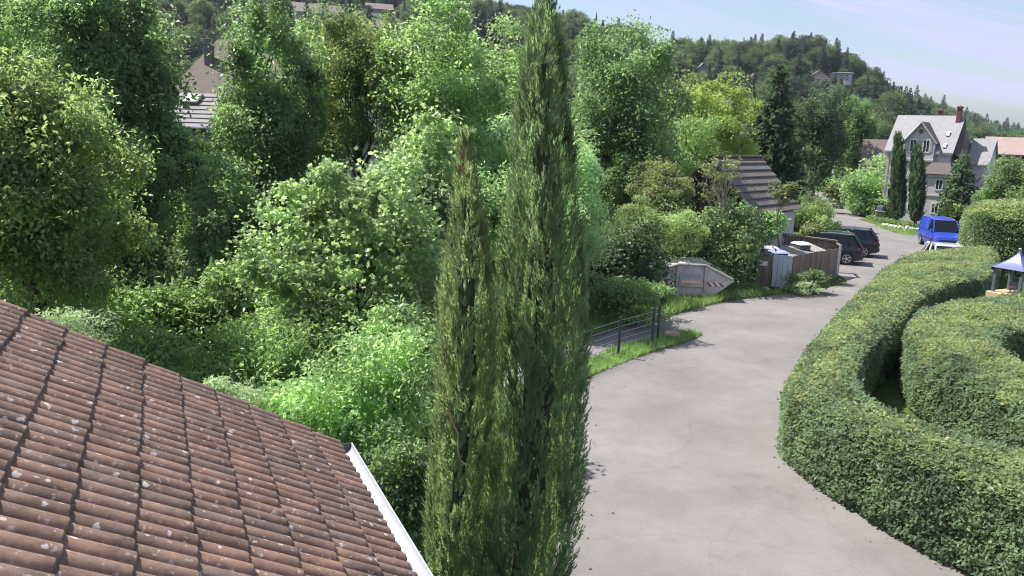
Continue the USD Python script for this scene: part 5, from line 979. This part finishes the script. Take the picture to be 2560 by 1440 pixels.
def car(name, label, loc, rz, paint, L_=4.55, W=1.84, Hh=1.66, r=0.35, van=False, cat='car', group=None):
    t = thing(name, label, cat, (loc[0], loc[1], 0), rz, group)
    hl, hw = L_ / 2, W / 2
    if van: sec = [(-hl, 0.42, 0.92), (-hl + 0.06, 0.30, 1.14), (hl - 0.95, 0.26, 1.14), (hl - 0.12, 0.30, 0.90), (hl, 0.42, 0.74)]
    else: sec = [(-hl, 0.50, 0.86), (-hl + 0.10, 0.32, 1.03), (-hl + 0.5, 0.24, 1.06), (hl - 1.35, 0.24, 1.05), (hl - 0.35, 0.28, 0.90), (hl, 0.42, 0.70)]
    bodies = []
    for (x0, za, zb), (x1, zc, zd) in zip(sec[:-1], sec[1:]):
        p_ = []
        for x, z0, z1 in ((x0, za, zb), (x1, zc, zd)):
            k_ = 0.86 if abs(x) > hl - 0.02 else (0.97 if abs(x) > hl - 0.2 else 1.0)
            for s in (-1, 1): p_ += [(x, s * hw * k_ * 0.93, z0), (x, s * hw * k_, z0 + 0.18), (x, s * hw * k_, z1 - 0.22), (x, s * hw * k_ * 0.95, z1 - 0.05), (x, s * hw * k_ * 0.84, z1)]
        bodies.append(man(hull(p_)))
    body = m3.Manifold.batch_boolean(bodies, m3.OpType.Add)
    wx = (hl - 0.82, -hl + 0.80)
    for x in wx:
        for s in (-1, 1): body = body - m3.Manifold.cylinder(0.34, r * 1.16, r * 1.16, 28).rotate((90, 0, 0)).translate((x, s * hw + (0.30 if s > 0 else 0.04), r + 0.02))
    part(t, 'body', body, paint, smooth=28)
    zb, zt = (1.12, Hh - 0.05) if van else (1.02, Hh - 0.05)
    if van: lo, hi = (-hl + 0.03, hl - 0.92), (-hl + 0.10, hl - 1.55)
    else: lo, hi = (-hl + 0.10, hl - 1.25), (-hl + 0.55, hl - 2.05)
    wl, wh = hw * 0.93, hw * 0.76
    gl = hull([(x, s * wl, zb) for x in lo for s in (-1, 1)] + [(x, s * wh, zt) for x in hi for s in (-1, 1)])
    part(t, 'windows', gl, carglass)
    rf_ = hull([(hi[0] - 0.06, s * (wh + 0.015), zt - 0.03) for s in (-1, 1)] + [(hi[1] + 0.03, s * (wh + 0.015), zt - 0.03) for s in (-1, 1)] + [(hi[0] + 0.1, s * (wh - 0.12), zt + 0.05) for s in (-1, 1)] + [(hi[1] - 0.25, s * (wh - 0.12), zt + 0.05) for s in (-1, 1)])
    part(t, 'roof', rf_, paint, smooth=50)
    def pil(u0, u1, wd=0.045):
        for s in (-1, 1): part(t, 'pillar', tube([(lo[0] + (lo[1] - lo[0]) * u0, s * wl, zb - 0.02), (hi[0] + (hi[1] - hi[0]) * u1, s * wh, zt)], wd, 6), paint)
    pil(1, 1); pil(0, 0, 0.09 if not van else 0.06); pil(0.52, 0.46)
    if van:
        for s in (-1, 1):
            part(t, 'side_panel', hull([(lo[0], s * (wl + 0.012), zb), (lo[0] + 2.1, s * (wl + 0.012), zb), (hi[0] + 2.0, s * (wh + 0.012), zt), (hi[0], s * (wh + 0.012), zt), (lo[0], s * (wl - 0.02), zb), (lo[0] + 2.1, s * (wl - 0.02), zb), (hi[0] + 2.0, s * (wh - 0.02), zt), (hi[0], s * (wh - 0.02), zt)]), paint)
    else: pil(0.2, 0.17)
    for x in wx:
        for s in (-1, 1): wheel(t, x, s * (hw - 0.11), r, 0.22)
    for s in (-1, 1):
        part(t, 'tail_light', hull([(-hl - 0.005, s * (hw * 0.80), 0.80), (-hl - 0.005, s * (hw * 0.56), 0.84), (-hl + 0.28, s * (hw + 0.004), 0.84), (-hl + 0.26, s * (hw + 0.004), 1.0), (-hl + 0.06, s * (hw * 0.86), 0.98), (-hl + 0.04, s * hw * 0.6, 0.95), (-hl + 0.1, s * hw * 0.7, 0.9)]), tail_m)
        part(t, 'headlight', hull([(hl - 0.02, s * hw * 0.55, 0.62), (hl - 0.02, s * hw * 0.80, 0.62), (hl - 0.35, s * (hw * 0.97), 0.74), (hl - 0.35, s * (hw * 0.97), 0.86), (hl - 0.12, s * hw * 0.58, 0.78)]), lampm)
        part(t, 'mirror', rbox(lo[1] - 0.28, lo[1] - 0.12, s * (hw + 0.03) - 0.08, s * (hw + 0.03) + 0.08, zb + 0.02, zb + 0.17, 0.03), paint)
        part(t, 'roof_rail', tube([(hi[0] + 0.15, s * (wh - 0.04), zt + 0.03), ((hi[0] + hi[1]) / 2, s * (wh - 0.04), zt + 0.085), (hi[1] - 0.2, s * (wh - 0.04), zt + 0.03)], 0.017, 6), rim_m)
    if van:
        part(t, 'grille', rbox(hl - 0.03, hl + 0.012, -hw * 0.42, hw * 0.42, 0.56, 0.70, 0.01), trimblk)
        for s in (-1, 1):
            for x in (lo[0] + 2.12, lo[1] - 0.1): part(t, 'door_seam', box(x - 0.008, x + 0.008, s * (hw + 0.001) - 0.004, s * (hw + 0.001) + 0.004, 0.46, 0.92), trimblk)
            part(t, 'side_moulding', box(-hl + 0.6, hl - 1.2, s * (hw + 0.004) - 0.008, s * (hw + 0.004) + 0.008, 0.60, 0.67), trimblk)
            part(t, 'wiper', tube([(lo[1] - 0.05, s * 0.1, zb + 0.03), (lo[1] - 0.22, s * 0.5, zb + 0.22)], 0.012, 4), trimblk)
        part(t, 'number_plate', rbox(hl + 0.031, hl + 0.045, -0.26, 0.26, 0.38, 0.49, 0.004), white_m)
    part(t, 'bumper', rbox(-hl - 0.04, -hl + 0.2, -hw * 0.84, hw * 0.84, 0.36, 0.60, 0.05), trimblk); part(t, 'bumper', rbox(hl - 0.2, hl + 0.03, -hw * 0.84, hw * 0.84, 0.30, 0.54, 0.05), trimblk)
    part(t, 'number_plate', rbox(-hl - 0.052, -hl - 0.035, -0.26, 0.26, 0.66, 0.77, 0.004), white_m)
    return t
p1 = G(2093, 659); hd = math.radians(158)
car('parked_car', 'dark blue-black estate car nearest the board enclosure, silver rear wheel showing', (p1[0] - 0.75, p1[1] + 0.9), hd, car_m)
p2 = G(2135, 641); car('parked_car', 'dark car parked behind the other dark car, nearer the road', (p2[0] - 0.75, p2[1] + 1.0), hd, car_m, L_=4.7, Hh=1.62)
p3 = G(2352, 622); car('van', 'bright blue delivery van standing by the big hedge', (p3[0] + 0.2, p3[1] + 0.6), math.radians(-102), van_m, L_=4.3, W=1.74, Hh=1.9, r=0.34, van=True, cat='van')
p4 = G(2362, 688); car('parked_car', 'white car whose roof shows above the hedge in front of the blue van', (p4[0] + 0.2, p4[1] + 0.2), math.radians(-104), whitecar, L_=4.1, Hh=1.52)

# ------------------------------------------------------------------ fence with dark posts and wires
fp = [G(1250, 1030), G(1400, 950), G(1545, 893), G(1629, 866)]
t = thing('wire_fence', 'low wire fence with dark posts on the grass strip right of the cypress', 'fence', (*fp[2][:2], 0))
b0 = np.append(fp[2][:2], 0)
for p_ in fp: part(t, 'post', cat_([rbox(p_[0] - b0[0] - 0.036, p_[0] - b0[0] + 0.036, p_[1] - b0[1] - 0.036, p_[1] - b0[1] + 0.036, -0.02, 1.20, 0.006), rbox(p_[0] - b0[0] - 0.042, p_[0] - b0[0] + 0.042, p_[1] - b0[1] - 0.042, p_[1] - b0[1] + 0.042, 1.201, 1.225, 0.006)]), postm)
for k in range(6):
    z = 0.18 + 0.19 * k; part(t, 'wire', tube([np.append((p_ - b0)[:2], z) for p_ in fp], 0.0075, 5), wire_m)
m_ = []
for a_, b_ in zip(fp[:-1], fp[1:]):
    n = int(np.linalg.norm(b_ - a_) / 0.10)
    for i in range(1, n): q = a_ + (b_ - a_) * i / n - b0; m_.append(tube([(q[0], q[1], 0.16), (q[0], q[1], 1.15)], 0.0018, 3, cap=False))
q = G(1643, 860); t = thing('gate_post', 'dark gate post standing alone right of the wire fence', 'post', (q[0], q[1], 0))
part(t, 'post', rbox(-0.035, 0.035, -0.035, 0.035, -0.02, 1.25, 0.008), postm); part(t, 'cap', rbox(-0.042, 0.042, -0.042, 0.042, 1.251, 1.275, 0.008), postm)
for z in (0.62, 0.95): part(t, 'hinge', rbox(-0.13, -0.036, -0.02, 0.02, z, z + 0.05, 0.006), wire_m)
def rock(name, label, px, py, s, m, seed, cat='boulder', group=None, parent=None, off=None):
    b_ = trimesh.creation.icosphere(3, 1.0); n = b_.vertices.copy(); g = rng_(seed)
    cut = norm(g.normal(size=(9, 3)));
    for c_ in cut: d = n @ c_; n = n - np.clip(d - 0.72, 0, 1)[:, None] * c_
    n = n * (1 + 0.22 * (meshkit.fbm(n * 2.0 + seed, 4, seed)[:, None] - 0.5)) * np.asarray(s); b_.vertices = n + [0, 0, s[2] * 0.6]
    if parent is not None: b_.apply_translation(off); part(parent, 'stone', b_, m, smooth=35); return
    p_ = G(px, py); x = thing(name, label, cat, (p_[0], p_[1], 0), 0, group); part(x, 'stone', b_, m, smooth=35)
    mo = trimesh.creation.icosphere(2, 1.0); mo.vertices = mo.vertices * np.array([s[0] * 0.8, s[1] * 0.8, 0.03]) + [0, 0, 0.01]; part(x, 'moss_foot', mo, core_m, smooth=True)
rock('boulder', 'orange-tinged limestone boulder on the tip of the grass strip by the gate post', 1679, 846, (0.27, 0.2, 0.19), rock_m, 4)
rock('boulder', 'small pale stone at the left foot of the board enclosure', 1913, 727, (0.17, 0.14, 0.12), rock_g, 6)
rock('boulder', 'small pale stone lying in the shade of the side drive behind the wire fence', 1525, 866, (0.10, 0.08, 0.06), rock_g, 8)

# ------------------------------------------------------------------ pillar, planted bed, urn, pavilion
p_ = G(2195, 557); t = thing('gate_pillar', 'grey stone pillar with a box on top at the bend before the villa', 'pillar', (p_[0], p_[1], 0), -0.4)
part(t, 'shaft', rbox(-0.26, 0.26, -0.26, 0.26, 0, 0.95, 0.03), greywall); part(t, 'cap', rbox(-0.32, 0.32, -0.32, 0.32, 0.951, 1.03, 0.02), trim_m); part(t, 'letter_box', rbox(-0.24, 0.24, -0.2, 0.2, 1.031, 1.38, 0.03), zinc_m)
g = rng_(3); a0, a1 = G(2205, 566), G(2300, 580); c0 = (a0 + a1) / 2
t = thing('planted_bed', 'long low bed edged with pale field stones beside the road before the slim cypresses', 'flower bed', (c0[0], c0[1], 0))
part(t, 'soil', hull([np.array([x, y, z]) - [c0[0], c0[1], 0] for x, y, z in [(a0[0], a0[1], 0), (a1[0], a1[1], 0), (a0[0] + .2, a0[1] + 5.2, 0), (a1[0] + .2, a1[1] + 5.2, 0), (a0[0] + 0.6, a0[1] + 1, 0.3), (a1[0] - 0.6, a1[1] + 1, 0.3), (a0[0] + .8, a0[1] + 4.4, 0.32), (a1[0] - .6, a1[1] + 4.4, 0.32)]]), ground_m)
for k in range(11): q = a0 + (a1 - a0) * (k + 0.3) / 11 - c0; rock('x', '', 0, 0, (0.2 + 0.06 * g.random(), 0.18, 0.16 + 0.06 * g.random()), rock_g, 20 + k, parent=t, off=(q[0], q[1] - 0.05, 0))
poly = Polygon([(a0[0] + .3, a0[1] + .3), (a1[0], a1[1] + .3), (a1[0], a1[1] + 4.6), (a0[0] + .6, a0[1] + 4.6)]); q = scatter(poly, 2600, 8); n = len(q)
part(t, 'plants', leaves(np.column_stack([q - c0[:2], 0.22 + 0.25 * g.random(n)]), norm(g.normal(size=(n, 3)) + [0, 0, 0.8]), norm(g.normal(size=(n, 3)) * 0.6 + [0, 0, 1.0]), 0.16, 'oval'), L['shrub'], kind='stuff')
p_ = G(2078, 474); t = thing('stone_urn', 'pale stone figure on a pedestal at the far bend of the road', 'statue', (p_[0], p_[1], 0))
part(t, 'pedestal', cat_([rbox(-0.5, 0.5, -0.5, 0.5, 0, 0.25, 0.03), rbox(-0.38, 0.38, -0.38, 0.38, 0.251, 1.1, 0.03), rbox(-0.48, 0.48, -0.48, 0.48, 1.101, 1.25, 0.03)]), trim_m)
part(t, 'figure', trimesh.creation.revolve([(0.0, 1.25), (0.28, 1.25), (0.2, 1.45), (0.34, 1.8), (0.4, 2.05), (0.3, 2.35), (0.14, 2.45), (0.2, 2.6), (0.16, 2.78), (0.0, 2.85)], sections=16), rock_g, smooth=True)
c = at(2548, 640, 28.0); t = thing('garden_pavilion', 'small pavilion with a curved shiny blue-grey metal roof at the right edge among the hedges', 'pavilion', (c[0], c[1], 0), math.radians(28))
zE_, zT = at(2548, 671, 28.0)[2], at(2548, 627, 28.0)[2]; n = 9; V_, F_ = [], []
hw_ = 0.60
for i in range(n):
    u = i / (n - 1); w = hw_ * ((1 - u) ** 1.75 * 0.97 + 0.03); V_ += [(-w, -w, 0), (w, -w, 0), (w, w, 0), (-w, w, 0)]; V_[-4:] = [(a_, b_, zE_ + (zT - zE_) * u) for a_, b_, _ in V_[-4:]]
for i in range(n - 1):
    for j in range(4): k_ = (j + 1) % 4; F_ += [[i * 4 + j, i * 4 + k_, i * 4 + 4 + k_], [i * 4 + j, i * 4 + 4 + k_, i * 4 + 4 + j]]
F_ += [[0, 2, 1], [0, 3, 2]]; part(t, 'roof', (np.array(V_), np.array(F_)), zinc_m, smooth=35)
for sx, sy in ((-1, -1), (1, -1), (1, 1), (-1, 1)): part(t, 'hip_seam', tube([np.array(v_) * [1, 1, 1] + [0, 0, 0.008] for v_ in [V_[i * 4 + {(-1, -1): 0, (1, -1): 1, (1, 1): 2, (-1, 1): 3}[(sx, sy)]] for i in range(n)]], 0.012, 5), zinc_m)
part(t, 'finial', trimesh.creation.icosphere(2, 0.055).apply_translation((0, 0, zT + 0.05)), rim_m, smooth=True)
part(t, 'eave_board', cat_([box(-hw_ + .02, hw_ - .02, s * (hw_ - 0.05) - 0.02, s * (hw_ - 0.05) + 0.02, zE_ - 0.10, zE_ - 0.006) for s in (-1, 1)]), postm)
for sx, sy in ((-1, -1), (1, -1), (1, 1), (-1, 1)): part(t, 'post', rbox(sx * 0.46 - 0.05, sx * 0.46 + 0.05, sy * 0.46 - 0.05, sy * 0.46 + 0.05, 0, zE_ - 0.02, 0.01), plain('pavilion_post_%d%d' % (sx + 1, sy + 1), (0.10, 0.11, 0.14), 0.5))
part(t, 'floor', rbox(-0.62, 0.62, -0.62, 0.62, 1.2, 1.5, 0.02), plain('pale_wood', (0.50, 0.33, 0.20), 0.7)); part(t, 'base', rbox(-0.5, 0.5, -0.5, 0.5, 0, 1.198, 0.02), greywall)
ct = thing('kettle_grill', 'dark rounded grill standing inside the small pavilion', 'grill', (c[0], c[1], 1.503)); part(ct, 'bowl', trimesh.creation.icosphere(2, 0.20).apply_translation((0.0, -0.05, 0.32)), plain('grill_grey', (0.10, 0.11, 0.13), 0.35), smooth=True)
for k in range(3): part(ct, 'leg', tube([(0.1 * math.cos(k * 2.1), 0.1 * math.sin(k * 2.1) - 0.05, 0.16), (0.17 * math.cos(k * 2.1), 0.17 * math.sin(k * 2.1) - 0.05, 0)], 0.015, 6), postm)
# small grass around the road bend
grass('roadside_grass', 'short sunny grass along the outer side of the road bend', ground_poly([(2180, 562), (2240, 585), (2300, 592), (2330, 572), (2260, 560), (2200, 548)], 1), 5000, 0.22, 14, wid=2.4)
grass('roadside_grass', 'grassy edge between the globe tree and the road', ground_poly([(2062, 520), (2080, 560), (2098, 592), (2070, 608), (2020, 610), (2030, 540)], 1), 7000, 0.3, 15, wid=2.4)
# ------------------------------------------------------------------ haze
HAZE = True
hz = box(-1300, 1300, -700, 1900, -2.5, 150.0)
haze_m = usdkit.material(stage, '/World/Looks/haze_air', {'v': ('principled_volume', {'color': (0.72, 0.80, 1.0), 'density': 0.00011, 'anisotropy': 0.2})}, [], volume='v.volume')
single('haze', hz, haze_m, 'thin bluish summer haze over the valley', 'haze', kind='stuff')
print('done')
